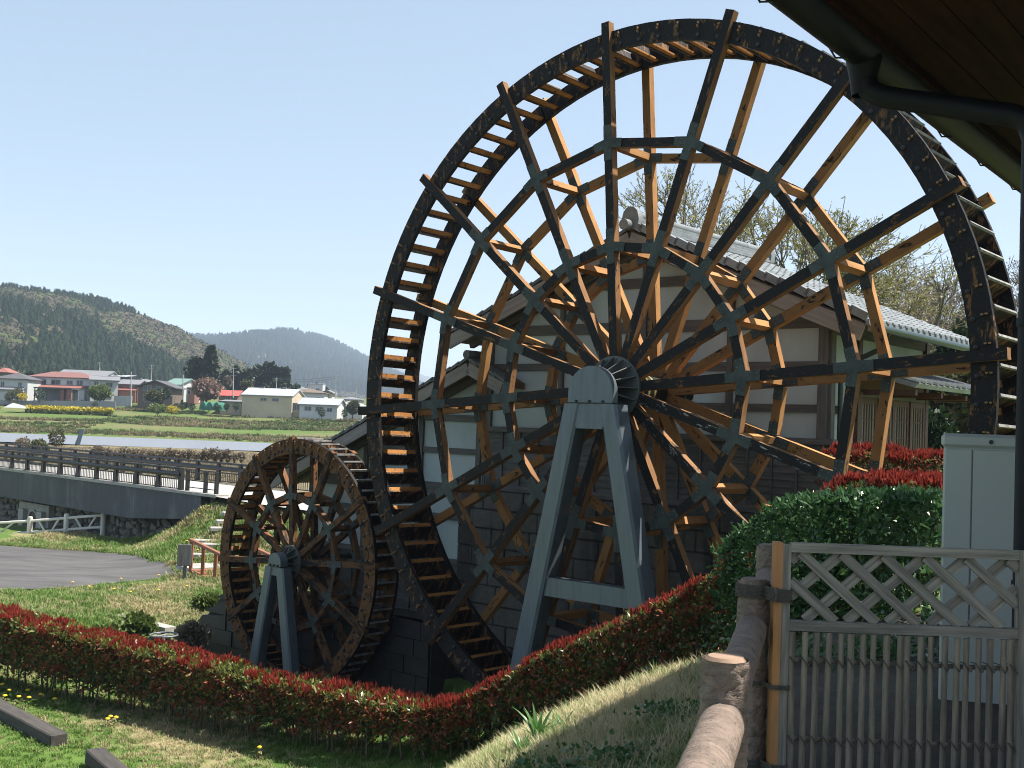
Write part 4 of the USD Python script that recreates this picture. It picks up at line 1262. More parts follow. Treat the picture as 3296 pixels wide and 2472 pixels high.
def hedge(name, label, cat, path, width, leaf, per_m, size, seed, red=0.0, red_side=0.0, clear=0.0, stems=0, extra=None, group=None, shoot=.105):
    """path rows: x, y, top z, base z; clear: height of bare stems at the foot"""
    t = thing(name, label, cat, group=group)
    rng = np.random.default_rng(seed)
    C, L = polyline(path, 400)
    tang = np.gradient(C[:, :2], axis=0); tang /= np.linalg.norm(tang, axis=1, keepdims=True)
    side = np.c_[-tang[:, 1], tang[:, 0]]
    n = int(L * per_m)

    def sample(n, kind):
        i = rng.integers(0, 400, n)
        c, sd = C[i], side[i]
        a = rng.uniform(-1, 1, n)
        h = np.maximum(c[:, 2] - c[:, 3] - clear, .1)
        lump = fnoise(np.c_[c[:, :2], 0 * a], 2.2, seed * 3.1) - .5
        if kind == 'top':
            off = a * width * .52; v = np.ones(n) * (1 - .03 * rng.random(n)) - .05 * np.abs(a) ** 3
        else:
            v = rng.uniform(0, 1, n) ** .8
            k = rng.uniform(size=n)
            off = np.where(k < .8, np.sign(a), a) * width * .5 * (.75 + .3 * rng.random(n)) * (1 - .25 * v ** 6)
        z = c[:, 3] + clear + v * h + lump * .14 * v
        # ragged lower edge
        z = np.where(v < .12, z - rng.random(n) * clear * .5, z)
        lum2 = (fnoise(np.c_[c[:, :2], z], 3.5, seed) - .5) * .16
        P = np.c_[c[:, 0] + sd[:, 0] * (off + np.sign(off) * lum2), c[:, 1] + sd[:, 1] * (off + np.sign(off) * lum2), z]
        nrm = np.c_[sd * np.sign(off)[:, None], np.zeros(n)]
        if kind == 'top':
            nrm = np.tile([0, 0, 1.0], (n, 1))
        return P, nrm, v

    Ps, Ns, _ = sample(int(n * .68), 'side')
    Pt, Nt, _ = sample(int(n * .32), 'top')
    part(t, 'foliage', leafmesh(np.vstack([Ps, Pt]), size, rng, .15, .5, np.vstack([Ns, Nt])), leaf, kind='stuff')
    if red:
        m = int(n * red / 7)
        P, N, _ = sample(m * 2, 'top')
        cl = fnoise(P, 4.5, seed + .5)
        P = P[cl > np.quantile(cl, .5)]
        P[:, 2] += np.repeat(rng.uniform(-.05, .05, len(P)), 1)
        P = np.repeat(P, 7, 0); up = np.tile([0, 0, 1.1], (len(P), 1))
        P = P + rng.normal(0, .014, P.shape)
        part(t, 'red_shoots', leafmesh(P, shoot, rng, .5, .34, dirs=up), M['red_leaf'], kind='stuff')
    if red_side:
        m = int(n * red_side / 5)
        P, N, v = sample(int(m), 'side')
        w = rng.uniform(size=len(P)) < (.25 + .75 * v)
        P, N = np.repeat(P[w], 5, 0), np.repeat(N[w], 5, 0)
        P = P + N * .03 + rng.normal(0, .02, P.shape)
        part(t, 'red_leaves', leafmesh(P, size * 1.15, rng, .5, .4, N), M['dull_red_leaf'], kind='stuff')
    if extra:
        m = int(n * extra[1])
        P, N, v = sample(m, 'side')
        w = v > .45
        P2, N2, _ = sample(m // 2, 'top')
        part(t, 'pale_leaves', leafmesh(np.vstack([P[w] + N[w] * .03, P2 + N2 * .03]), size * 1.1, rng, .3, .5, np.vstack([N[w], N2])), extra[0], kind='stuff')
    for k in range(stems):
        i = int((k + .5) / stems * 399 + rng.uniform(-3, 3)); i = min(max(i, 0), 399)
        c = C[i] ; o = rng.uniform(-.3, .3) * width
        x, y = c[0] + side[i, 0] * o, c[1] + side[i, 1] * o
        tw = rng.normal(0, .05, 2)
        part(t, 'stem', tube([(x, y, c[3] - .1), (x + tw[0] * .5, y + tw[1] * .5, c[3] + clear * .6), (x + tw[0], y + tw[1], c[3] + (c[2] - c[3]) * .75)], [rng.uniform(.013, .024), .016, .008], 5, False), M['stem'])
    # inner twigs
    m = int(L * 26)
    i = rng.integers(0, 400, m)
    P0 = np.c_[C[i, 0] + rng.normal(0, width * .2, m), C[i, 1] + rng.normal(0, width * .2, m), C[i, 3] + clear + (C[i, 2] - C[i, 3] - clear) * rng.uniform(0, .75, m)]
    P1 = P0 + np.c_[rng.normal(0, .13, m), rng.normal(0, .13, m), rng.uniform(.05, .3, m)]
    part(t, 'twigs', segs(P0, P1, .006, .003, 3), M['stem'], kind='stuff')
    # leafy heart, so that the hedge is not see-through
    i = rng.integers(0, 400, int(L * 420))
    hc = C[i]
    P = np.c_[hc[:, 0] + rng.normal(0, width * .16, len(i)), hc[:, 1] + rng.normal(0, width * .16, len(i)), hc[:, 3] + clear + (hc[:, 2] - hc[:, 3] - clear) * rng.uniform(.0, .92, len(i))]
    part(t, 'inner_leaves', leafmesh(P, size * 1.7, rng, .1, .6), leaf, kind='stuff')
    return t


def with_base(P, dz=0.0):
    return [(x, y, z, gz(x, y) + dz) for x, y, z in P]


hedge('photinia_hedge', 'long low red topped photinia hedge on bare stems along the lower lawn', 'hedge', with_base([(-11.2, 22.1, -1.95), (-9.6, 21.0, -2.02), (-7.2, 19.5, -2.12), (-5.62, 18.55, -2.17), (-3.49, 17.25, -2.24), (-1.9, 16.25, -2.27), (-0.75, 15.6, -2.22)]), 0.66, M['mixed_leaf'], 2700, .075, 31, .32, .75, .27, 92, (M['yellow_leaf'], .3))
hedge('photinia_hedge', 'red topped photinia hedge climbing the slope in front of the huge wheel', 'hedge', with_base([(-0.95, 15.7, -2.24), (-0.3, 15.3, -2.02), (0.85, 14.35, -1.08), (1.89, 13.75, -0.45), (2.45, 13.4, -0.05), (2.75, 13.2, .2)]), .75, M['mixed_leaf'], 2700, .07, 32, .5, .8, .12, 30, (M['yellow_leaf'], .12))
hedge('evergreen_hedge', 'broad glossy dark green hedge behind the lattice gate', 'hedge', with_base([(2.62, 12.85, .30), (2.80, 12.6, .55), (3.11, 11.9, .90), (3.5, 11.0, 1.06), (3.98, 10.6, 1.10)]), .95, M['green_leaf'], 2600, .085, 33, 0, 0, .05, 10, (M['green_leaf'], .3))
hedge('photinia_hedge', 'bright red crest of photinia rising just behind the glossy green hedge', 'hedge', with_base([(3.45, 13.4, .72), (3.75, 12.6, 1.05), (4.05, 12.0, 1.14), (4.45, 11.6, 1.12)]), .6, M['mixed_leaf'], 2300, .07, 34, .9, .7, .1, 8)
hedge('photinia_hedge', 'red photinia hedge growing below the latticed doors of the mill', 'hedge', with_base([(5.1, 18.3, 1.36), (5.7, 17.6, 1.38), (6.45, 16.8, 1.34)]), .8, M['mixed_leaf'], 2600, .07, 35, .7, .9, .1, 8)

# ------------------------------------------------------------------ log fence by the deck
lr = np.random.default_rng(8)


def log_mesh(L, r, rough, seed, n=28, m=26, top=True):
    """log along z from 0 to L with bark relief"""
    u, v = np.meshgrid(np.linspace(0, 1, m + 1), np.arange(n) / n * 2 * np.pi, indexing='ij')
    P = np.stack([np.cos(v), np.sin(v), u * L / r], -1).reshape(-1, 3)
    nz = (fnoise(P * [1, 1, .55], 2.6, seed) - .5) * rough + (fnoise(P * [1, 1, 2.4], 4.2, seed + 5) - .5) * rough * .9
    rr = r * (1 + nz)
    V_ = np.c_[P[:, 0] * rr, P[:, 1] * rr, P[:, 2] * r]
    i, j = np.meshgrid(np.arange(m), np.arange(n), indexing='ij')
    q = np.stack([i * n + j, i * n + (j + 1) % n, (i + 1) * n + (j + 1) % n, (i + 1) * n + j], -1).reshape(-1, 4)
    return V_, tri(q)


fence = thing('log_fence', 'brown mock log fence of stout round posts and rails beside the lattice gate', 'fence')
POSTS = [((.30, 2.40), .75, .084), ((.805, 4.2), .785, .084), ((1.178, 5.5), .905, .074), ((1.585, 7.0), .925, .074)]
for k, ((x, y), zt, r) in enumerate(POSTS):
    zb = gz(x, y) - .15
    p = part(fence, 'post', log_mesh(zt - zb, r, .26, 3.3 + k, 48, 80), M['fake_log'], T(x, y, zb), smooth=50)
    a = np.arange(36) / 36 * 2 * np.pi
    prof = [(0, .012), (r * .74, .010), (r * .88, -.003), (r * .89, -.04)]
    part(p, 'cut_end', xf(lathe(prof, 36), T(0, 0, zt - zb)), M['log_end'] if k in (0, 1) else M['fake_log'], smooth=40)
for k, (za, zb) in enumerate([(.545, .565), (.60, .69), (.70, .74)]):
    (xa, ya), (xb, yb) = POSTS[k][0], POSTS[k + 1][0]
    m, L = frame((xa, ya, za), (xb, yb, zb))
    part(fence, 'rail', log_mesh(L, .080 if k == 0 else .07, .09, 20.1 + k, 36, 60), M['fake_log'], m @ T(0, 0, -L / 2), smooth=50)

# ------------------------------------------------------------------ lattice gate
GY_ = 5.40
gate = thing('lattice_gate', 'silver grey garden gate with diagonal lattice above split bamboo slats', 'gate', T(1.3, GY_, 0))
gp = lambda x: x - 1.3
part(gate, 'stile', cbox(.040, .045, 1.07), M['gate_wood'], T(gp(1.301), 0, .555))
part(gate, 'stile', cbox(.042, .045, 1.08), M['gate_wood'], T(gp(2.40), 0, .56))
part(gate, 'top_rail', cbox(.043, .042, 1.057), M['gate_wood'], T(gp(1.850), -.001, 1.078) @ RY(math.pi / 2))
part(gate, 'middle_rail', cbox(.045, .042, 1.057), M['gate_wood'], T(gp(1.850), -.001, .718) @ RY(math.pi / 2))
z0, z1 = .742, 1.055
x0, x1 = 1.323, 2.377
for sgn, yy in ((1, -.006), (-1, .008)):
    for k in range(-3, 7):
        xs0 = (1.366 + k * .193) if sgn > 0 else (1.395 + k * .193)
        dx = .355 * (z1 - z0) / .307
        a = [xs0, z1] if sgn > 0 else [xs0, z0]
        b = [xs0 + dx, z0] if sgn > 0 else [xs0 + dx, z1]
        # clip to the opening
        def cut(p, q):
            p, q = np.array(p, float), np.array(q, float)
            for lim, side in ((x0, -1), (x1, 1)):
                for A, B in ((p, q), (q, p)):
                    if side * (A[0] - lim) > 0:
                        if side * (B[0] - lim) > 0:
                            return None
                        A[:] = A + (B - A) * (lim - A[0]) / (B[0] - A[0])
            return p, q
        r = cut(a, b)
        if r is None or np.linalg.norm(r[1] - r[0]) < .05:
            continue
        p, q = r
        beam_part(gate, 'lattice_slat', (gp(p[0]), yy, p[1]), (gp(q[0]), yy, q[1]), .046, .013, M['gate_wood'], up=V(0, 1, 0))
for k in range(20):
    x = 1.345 + k * .0535 + lr.uniform(-.006, .006)
    w = lr.uniform(.028, .034)
    zt = .695 - lr.uniform(0, .004)
    pts, rad, z = [], [], .015
    node = lr.uniform(.05, .2)
    while z < zt:
        nz = min(z + node, zt)
        pts += [(0, 0, z), (0, 0, (z + nz) / 2), (0, 0, nz - .006), (0, 0, nz - .003)]
        rad += [w * .5, w * .48, w * .5, w * .56]
        z = nz; node = lr.uniform(.15, .23)
    v, f = tube(pts, rad, 8)
    v[:, 1] *= .4
    tilt = lr.uniform(-.012, .012)
    part(gate, 'bamboo_slat', (v, f), M['bamboo'], T(gp(x), -.014 + lr.uniform(-.002, .002), 0) @ RY(tilt), smooth=50)
for z in (.555, .195):
    part(gate, 'bamboo_bar', xf(tube([(0, 0, 0), (1.05, 0, -.004)], .011, 8), T(gp(1.325), .012, z)), M['bamboo'], smooth=50)
    for k in range(20):
        x = gp(1.345 + k * .0535)
        part(gate, 'tie', join(tube([(x - .016, -.024, z + .02), (x + .016, -.024, z - .02), (x + .024, .0, z - .022)], .0028, 5), tube([(x - .02, .022, z + .018), (x - .016, -.024, z + .02)], .0028, 5), tube([(x + .016, -.024, z - .02), (x + .04, -.006, z + .012)], .0026, 5)), M['rope'])
single('gate_post', cbox(.036, .07, 1.12), M['gate_new'], 'slim orange timber post between the log fence and the gate', 'post', m=T(1.2615, GY_ + .0, .54))


def coil(z, h, n, seed, hang=True):
    rng = np.random.default_rng(seed)
    ms = []
    for k in range(n):
        zz = z + h * (k / max(n - 1, 1) - .5)
        c0, r = V(1.178, 5.5), .083
        an = np.linspace(math.radians(70), math.radians(295), 16)
        pts = [(c0[0] + r * math.cos(q), c0[1] + r * math.sin(q), zz + rng.normal(0, .002)) for q in an]
        pts += [(1.243, GY_ - .05, zz - .002), (1.325, GY_ - .036, zz - .008 + rng.normal(0, .003)), (1.332, GY_ + .02, zz - .008), (1.25, GY_ + .06, zz), (1.21, 5.585, zz)]
        ms.append(tube(pts, .0042, 5))
    if hang:
        ms.append(tube([(1.245, GY_ - .052, z + h * .6), (1.25, GY_ - .06, z), (1.246, GY_ - .052, z - h * .6)], .008, 5))
    return join(*ms)


single('rope_binding', coil(.862, .055, 9, 1), M['rope'], 'dark rope wound round the log post near its top, holding the gate', 'rope')
single('rope_binding', coil(.44, .012, 3, 2, False), M['rope'], 'few thin rope turns half way down the shaded log post', 'rope')
single('rope_binding', coil(.06, .05, 8, 3), M['rope'], 'rope wound round the log post and gate close to the ground', 'rope')

# ------------------------------------------------------------------ cabinet
cab = thing('metal_cabinet', 'tall pale grey metal equipment cabinet behind the gate', 'cabinet', T(2.585, 6.9, 0) @ RZ(-.37))
part(cab, 'body', xf(bevbox(.70, .42, 1.72, .012), T(.35, .215, .71)), M['cabinet'])
part(cab, 'front_panel', xf(bevbox(.150, .02, 1.68, .004), T(.083, -.002, .71)), M['cabinet'])
part(cab, 'front_panel', xf(bevbox(.525, .02, 1.68, .004), T(.427, -.002, .71)), M['cabinet'])
part(cab, 'lid', xf(bevbox(.73, .46, .085, .02), T(.35, .215, 1.60)), M['cabinet'])
for x in (.26, .41, .56):
    part(cab, 'screw', xf(lathe([(0, -.006), (.011, -.006), (.013, .004), (0, .006)], 10), T(x, -.018, 1.598) @ RX(math.pi / 2)), M['plate'])
part(cab, 'foot', box(.02, .68, .02, .40, -.3, -.15), M['nut'])

# ------------------------------------------------------------------ the building on the right with its eave
NB = T(1.30, 5.50, 0) @ RZ(-0.64)
nb_ = thing('near_building', 'dark eave of a nearby building with brown soffit boards, gutter and downpipe', 'building', NB)
ZS = 3.72
part(nb_, 'gutter', tube([(0, -.42, ZS), (0, 6.5, ZS - .02)], .105, 16), M['gutter'], smooth=40)
part(nb_, 'gutter_lip', tube([(-.10, -.42, ZS + .075), (-.10, 6.5, ZS + .055)], .014, 6), M['gutter'])
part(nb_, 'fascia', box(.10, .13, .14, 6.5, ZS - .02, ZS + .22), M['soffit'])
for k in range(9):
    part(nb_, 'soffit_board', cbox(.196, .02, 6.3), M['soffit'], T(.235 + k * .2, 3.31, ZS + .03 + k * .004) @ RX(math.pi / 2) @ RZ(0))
part(nb_, 'verge_board', box(.12, 2.2, .02, .14, ZS - .0, ZS + .2), M['flash'])
part(nb_, 'verge_board', box(.10, 2.2, -.13, .015, ZS + .09, ZS + .30), M['flash'])
part(nb_, 'roof', hexa([(-.04, -.10, ZS + .14), (1.8, -.10, ZS + .84), (1.8, 6.5, ZS + .84), (-.04, 6.5, ZS + .14), (-.04, -.10, ZS + .22), (1.8, -.10, ZS + .93), (1.8, 6.5, ZS + .93), (-.04, 6.5, ZS + .22)]), M['tile_dark'])
part(nb_, 'wall', box(1.75, 1.95, 0.4, 6.2, -.2, ZS + .06), M['plaster'])
pp = part(nb_, 'downpipe', tube([(0, .93, ZS - .06), (0, .93, ZS - .16), (.04, .93, ZS - .24), (.12, .93, ZS - .285), (.77, .93, ZS - .47), (.845, .93, ZS - .51), (.88, .93, ZS - .61), (.88, .93, -.3)], [.085, .07, .062, .06, .06, .06, .06, .06], 16), M['gutter'], smooth=40)
part(pp, 'outlet', xf(lathe([(.06, -.26), (.075, -.16), (.098, -.06), (.10, -.02)], 16), T(0, .93, ZS)), M['gutter'], smooth=40)
for z in (2.2, .9):
    part(pp, 'pipe_ring', xf(lathe([(.06, -.02), (.067, -.02), (.067, .02), (.06, .02)], 16), T(.88, .93, z)), M['gutter'], smooth=40)
for k in range(7):
    y = -.25 + k * .95
    part(nb_, 'gutter_hook', tube([(-.105, y, ZS + .08), (-.118, y, ZS - .02), (-.07, y, ZS - .105), (.0, y, ZS - .116)], .006, 5), M['nut'])

# ------------------------------------------------------------------ bridge and its surroundings
B0, B1 = V(-28.7, 64.2), V(-12.75, 48.75)
bd = (B1 - B0) / np.linalg.norm(B1 - B0)
bn = V(bd[1], -bd[0]) * -1                             # away from the camera
if bn[1] < 0:
    bn = -bn
BL = np.linalg.norm(B1 - B0)
BM = np.eye(4); BM[:2, 0], BM[:2, 1], BM[:2, 3] = bd, bn, B0     # x along the bridge to the right, y across
bridge = thing('road_bridge', 'dark stained concrete road bridge with black railings', 'bridge', BM)
DZ = -1.88
for k in range(6):
    a, b = -14 + (BL + 14) * k / 6, -14 + (BL + 14) * (k + 1) / 6
    if k < 5:
        part(bridge, 'girder', box(a, b - .02, -.16, .3, DZ - 1.40, DZ + .02), M['girder'])
    else:
        part(bridge, 'girder', hexa([(a, -.16, DZ - 1.40), (b, -.16, DZ - 0.95), (b, .3, DZ - 0.95), (a, .3, DZ - 1.40), (a, -.16, DZ + .02), (b, -.16, DZ + .02), (b, .3, DZ + .02), (a, .3, DZ + .02)]), M['girder'])
part(bridge, 'girder', box(-14, BL, 4.9, 5.3, DZ - 1.3, DZ), M['girder'])
part(bridge, 'deck_slab', box(-14, BL, .31, 4.89, DZ - .5, DZ - .04), M['concrete'])
part(bridge, 'kerb', box(-14, BL + 1.2, -.2, .42, DZ + .024, DZ + .14), M['concrete'])
for yy, xe, nm in ((.1, BL - 2.1, 'near'), (5.05, BL + 4.6, 'far')):
    xs_ = []
    x = xe
    while x > -13:
        xs_.append(x); x -= 1.95
    for q, x in enumerate(xs_):
        part(bridge, 'railing_post', prism_xz([(x - .16, DZ + .1), (x + .16, DZ + .1), (x + .10, DZ + .95), (x + .09, DZ + 1.1), (x - .09, DZ + 1.1), (x - .10, DZ + .95)], yy - .07, yy + .07), M['rail'])
    part(bridge, 'hand_rail', tube([(xs_[-1] - 1, yy, DZ + 1.06), (xe, yy, DZ + 1.06)], .055, 8), M['rail'])
    part(bridge, 'middle_rail', tube([(xs_[-1] - 1, yy, DZ + .80), (xe, yy, DZ + .80)], .12, 8), M['rail'])
    part(bridge, 'low_rail', box(xs_[-1] - 1, xe, yy - .03, yy + .03, DZ + .56, DZ + .62), M['rail'])
    part(bridge, 'low_rail', box(xs_[-1] - 1, xe, yy - .03, yy + .03, DZ + .16, DZ + .20), M['rail'])
    x = xs_[-1] - 1
    pk = []
    while x < xe:
        pk.append(box(x - .014, x + .014, yy - .012, yy + .012, DZ + .2, DZ + .56)); x += .16
    part(bridge, 'pickets', join(*pk), M['rail'], kind='stuff')
ef = thing('road_fence', 'short black steel fence where the bridge meets the road', 'fence', BM)
for x in (BL - 1.55, BL - .1, BL + .75):
    part(ef, 'post', box(x - .07, x + .07, .03, .17, DZ - .1, DZ + 1.06), M['rail'])
for z in (.95, .6, .3):
    part(ef, 'rail', tube([(BL - 1.55, .1, DZ + z), (BL + .75, .1, DZ + z)], .022, 6), M['rail'])
# rubble abutment
ab = thing('rubble_wall', 'wall of rough rubble stones under the bridge', 'stone wall', BM)
part(ab, 'backing', box(-1.5, BL - .4, .62, 1.2, -6.4, DZ - .55), M['mortar'])
sr = np.random.default_rng(12)
x = -1.4
nst = 0
while x < BL - 1.2:
    z = -5.9
    while z < DZ - 1.6:
        w, h = sr.uniform(.42, .78), sr.uniform(.30, .52)
        c = V(x + w / 2 + sr.uniform(-.12, .12), .60, z + h / 2)
        pts = sr.normal(size=(16, 3)); pts /= np.linalg.norm(pts, axis=1, keepdims=True)
        if not (3.1 < x < 7.0) and nst < 300:
            mm = m3.Manifold.hull_points(pts * [w * .52, .16, h * .54] + c).to_mesh()
            part(ab, 'stone', (np.array(mm.vert_properties[:, :3], float), np.array(mm.tri_verts)), M['rubble']); nst += 1
        z += h * .93
    x += .53
part(ab, 'drain_headwall', box(3.3, 6.9, .30, .6, -6.2, DZ - 1.55), M['concrete'])
part(ab, 'drain_pipe', xf(lathe([(.52, -.02), (.62, -.02), (.62, .10), (.52, .10), (.52, -.02)], 24), T(5.2, .30, -4.35) @ RX(math.pi / 2)), M['concrete'], smooth=30)
part(ab, 'drain_mouth', xf(lathe([(0, 0), (.53, 0), (.53, .03), (0, .03)], 24), T(5.2, .29, -4.35) @ RX(math.pi / 2)), M['nut'])
for x in (4.1, 6.3):
    part(ab, 'buttress', box(x - .28, x + .28, .05, .31, -6.2, DZ - 1.9), M['concrete'])
# white log rail fence in front
wf = thing('white_fence', 'white painted log fence with slanting braces along the far edge of the asphalt', 'fence')
WP = [at(-110, 1172, 57.5), at(63, 1162, 56.5), at(142, 1156, 56), at(222, 1150, 55.5)]
for p in WP:
    part(wf, 'post', lathe([(.13, -.3), (.13, .98), (.10, 1.03), (0, 1.04)], 10), M['white_wood'], T(*p), smooth=40)
for a, b in zip(WP[:-1], WP[1:]):
    for z in (.82, .26):
        part(wf, 'rail', tube([a + V(0, 0, z), b + V(0, 0, z)], .065, 8), M['white_wood'])
    for q0, q1, z0, z1 in ((.25, .42, .8, .28), (.8, .62, .8, .28)):
        part(wf, 'brace', tube([a + (b - a) * q0 + V(0, -.02, z0), a + (b - a) * q1 + V(0, -.02, z1)], .05, 8), M['white_wood'])

# ------------------------------------------------------------------ stair, sign, steps, sleepers, valve
st = thing('wooden_stair', 'small wooden stair with red brown handrail going down beside the smaller wheel', 'stairs')
s0, s1 = at(412, 1228, 37.5), at(474, 1262, 35.6)
rd = (s1 - s0); rd[2] = 0; rl = np.linalg.norm(rd); rd /= rl
sd = V(-rd[1], rd[0], 0)
if sd[1] < 0:
    sd = -sd
part(st, 'landing', hexa([s0 - rd * 1.2 - sd * .05 + V(0, 0, -.14), s0 - sd * .05 + V(0, 0, -.14), s0 + sd * 1.5 + V(0, 0, -.14), s0 - rd * 1.2 + sd * 1.5 + V(0, 0, -.14), s0 - rd * 1.2 - sd * .05, s0 - sd * .05, s0 + sd * 1.5, s0 - rd * 1.2 + sd * 1.5]), M['concrete'])
for k in range(7):
    p = s0 + (s1 - s0) * (k + .5) / 5
    part(st, 'tread', hexa([p - rd * .17 + V(0, 0, -.07), p + rd * .17 + V(0, 0, -.07), p + rd * .17 + sd * 1.4 + V(0, 0, -.07), p - rd * .17 + sd * 1.4 + V(0, 0, -.07), p - rd * .17, p + rd * .17, p + rd * .17 + sd * 1.4, p - rd * .17 + sd * 1.4]), M['orange_rail'])
for off in (0, 1.45):
    for k in range(4):
        p = s0 + (s1 - s0) * (k * .42) + sd * off
        part(st, 'rail_post', box(p[0] - .05, p[0] + .05, p[1] - .05, p[1] + .05, p[2] - .3, p[2] + .86), M['orange_rail'])
    a, b = s0 + sd * off + V(0, 0, .9), s0 + (s1 - s0) * 1.35 + sd * off + V(0, 0, .9)
    beam_part(st, 'hand_rail', a - (b - a) * .04, b, .11, .09, M['orange_rail'])
    beam_part(st, 'stringer', s0 + sd * off + V(0, 0, -.1), s0 + (s1 - s0) * 1.35 + sd * off + V(0, 0, -.1), .06, .2, M['orange_rail'])
sg = thing('notice_board', 'small dark notice board on a post at the end of the asphalt', 'sign')
p = at(399, 1243, 36.2)
part(sg, 'post', box(p[0] - .05, p[0] + .05, p[1] - .04, p[1] + .04, p[2] - .3, p[2] + .95), M['house_timber'])
part(sg, 'board', xf(bevbox(.42, .05, .66, .01), T(p[0] - .02, p[1] - .06, p[2] + .63) @ RZ(.25)), M['siding'])
for k, (px, py) in enumerate([(447, 1149), (470, 1158), (452, 1180), (488, 1138), (500, 1118), (512, 1100)]):
    q = at(px, py, 40.5 + k * .9)
    z = gz(q[0], q[1])
    single('stepping_stone', bevbox(1.15, .38, .16, .03), M['concrete'], ['lower left', 'lower middle', 'lowest', 'third highest', 'second highest', 'topmost'][k] + ' flat pale stepping stone in the grass bank left of the smaller wheel', 'stepping stone', 'stepping stones up the grass bank', m=T(q[0], q[1], z + .02) @ RZ(.1 * k))


def sleeper(a, b, label):
    t = at(*a), at(*b)
    za, zb = gz(*t[0][:2]) + .09, gz(*t[1][:2]) + .09
    m, L = frame((t[0][0], t[0][1], za), (t[1][0], t[1][1], zb))
    single('timber_sleeper', bevbox(.26, .20, L, .018), M['wood_log'], label, 'timber', 'parking stop timbers on the lawn', m=m)


sleeper((-60, 1525, 19.0), (128, 1586, 16.6), 'dark squared timber lying on the lawn, left one cut by the picture edge')
sleeper((205, 1612, 16.0), (380, 1690, 13.6), 'dark squared timber lying on the lawn, the one running out below the picture')
vw = thing('handwheel', 'grey metal handwheel on a low pedestal in the grass behind the hedge', 'valve')
p = at(356, 1338, 24.2)
zv = gz(p[0], p[1])
tor = [(p[0] + .28 * math.cos(q), p[1] + .28 * math.sin(q), zv + .38) for q in np.linspace(0, 2 * np.pi, 19)]
M['dull_steel'] = plain('dull_steel', (.20, .22, .23), .5, .3)
part(vw, 'rim', tube(tor, .018, 8, False), M['dull_steel'], smooth=60)
for k in range(5):
    q = k * 2 * np.pi / 5
    part(vw, 'spoke', tube([(p[0], p[1], zv + .36), (p[0] + .28 * math.cos(q), p[1] + .28 * math.sin(q), zv + .38)], .012, 6), M['dull_steel'])
part(vw, 'stem', tube([(p[0], p[1], zv - .1), (p[0], p[1], zv + .38)], .03, 8), M['cabinet'])
part(vw, 'pedestal', xf(bevbox(.8, .35, .14, .02), T(p[0], p[1], zv + .06) @ RZ(-.4)), M['stone_dark'])


# ------------------------------------------------------------------ the village across the fields
PX = lambda px, Y: (px * 1.49 - 1648) / F * Y
HM = {k: plain('house_' + k, c, .75, var=.05, scale=.6) for k, c in dict(white=(.60, .61, .60), grey=(.30, .31, .32), beige=(.55, .46, .33), brown=(.17, .13, .10), cream=(.52, .47, .38), teal=(.17, .28, .25), red=(.27, .10, .08), brick=(.28, .13, .10), dark=(.085, .085, .095), slate=(.19, .195, .215), light=(.36, .38, .41), wine=(.22, .10, .09), bright_red=(.38, .075, .065), pale=(.52, .53, .53)).items()}


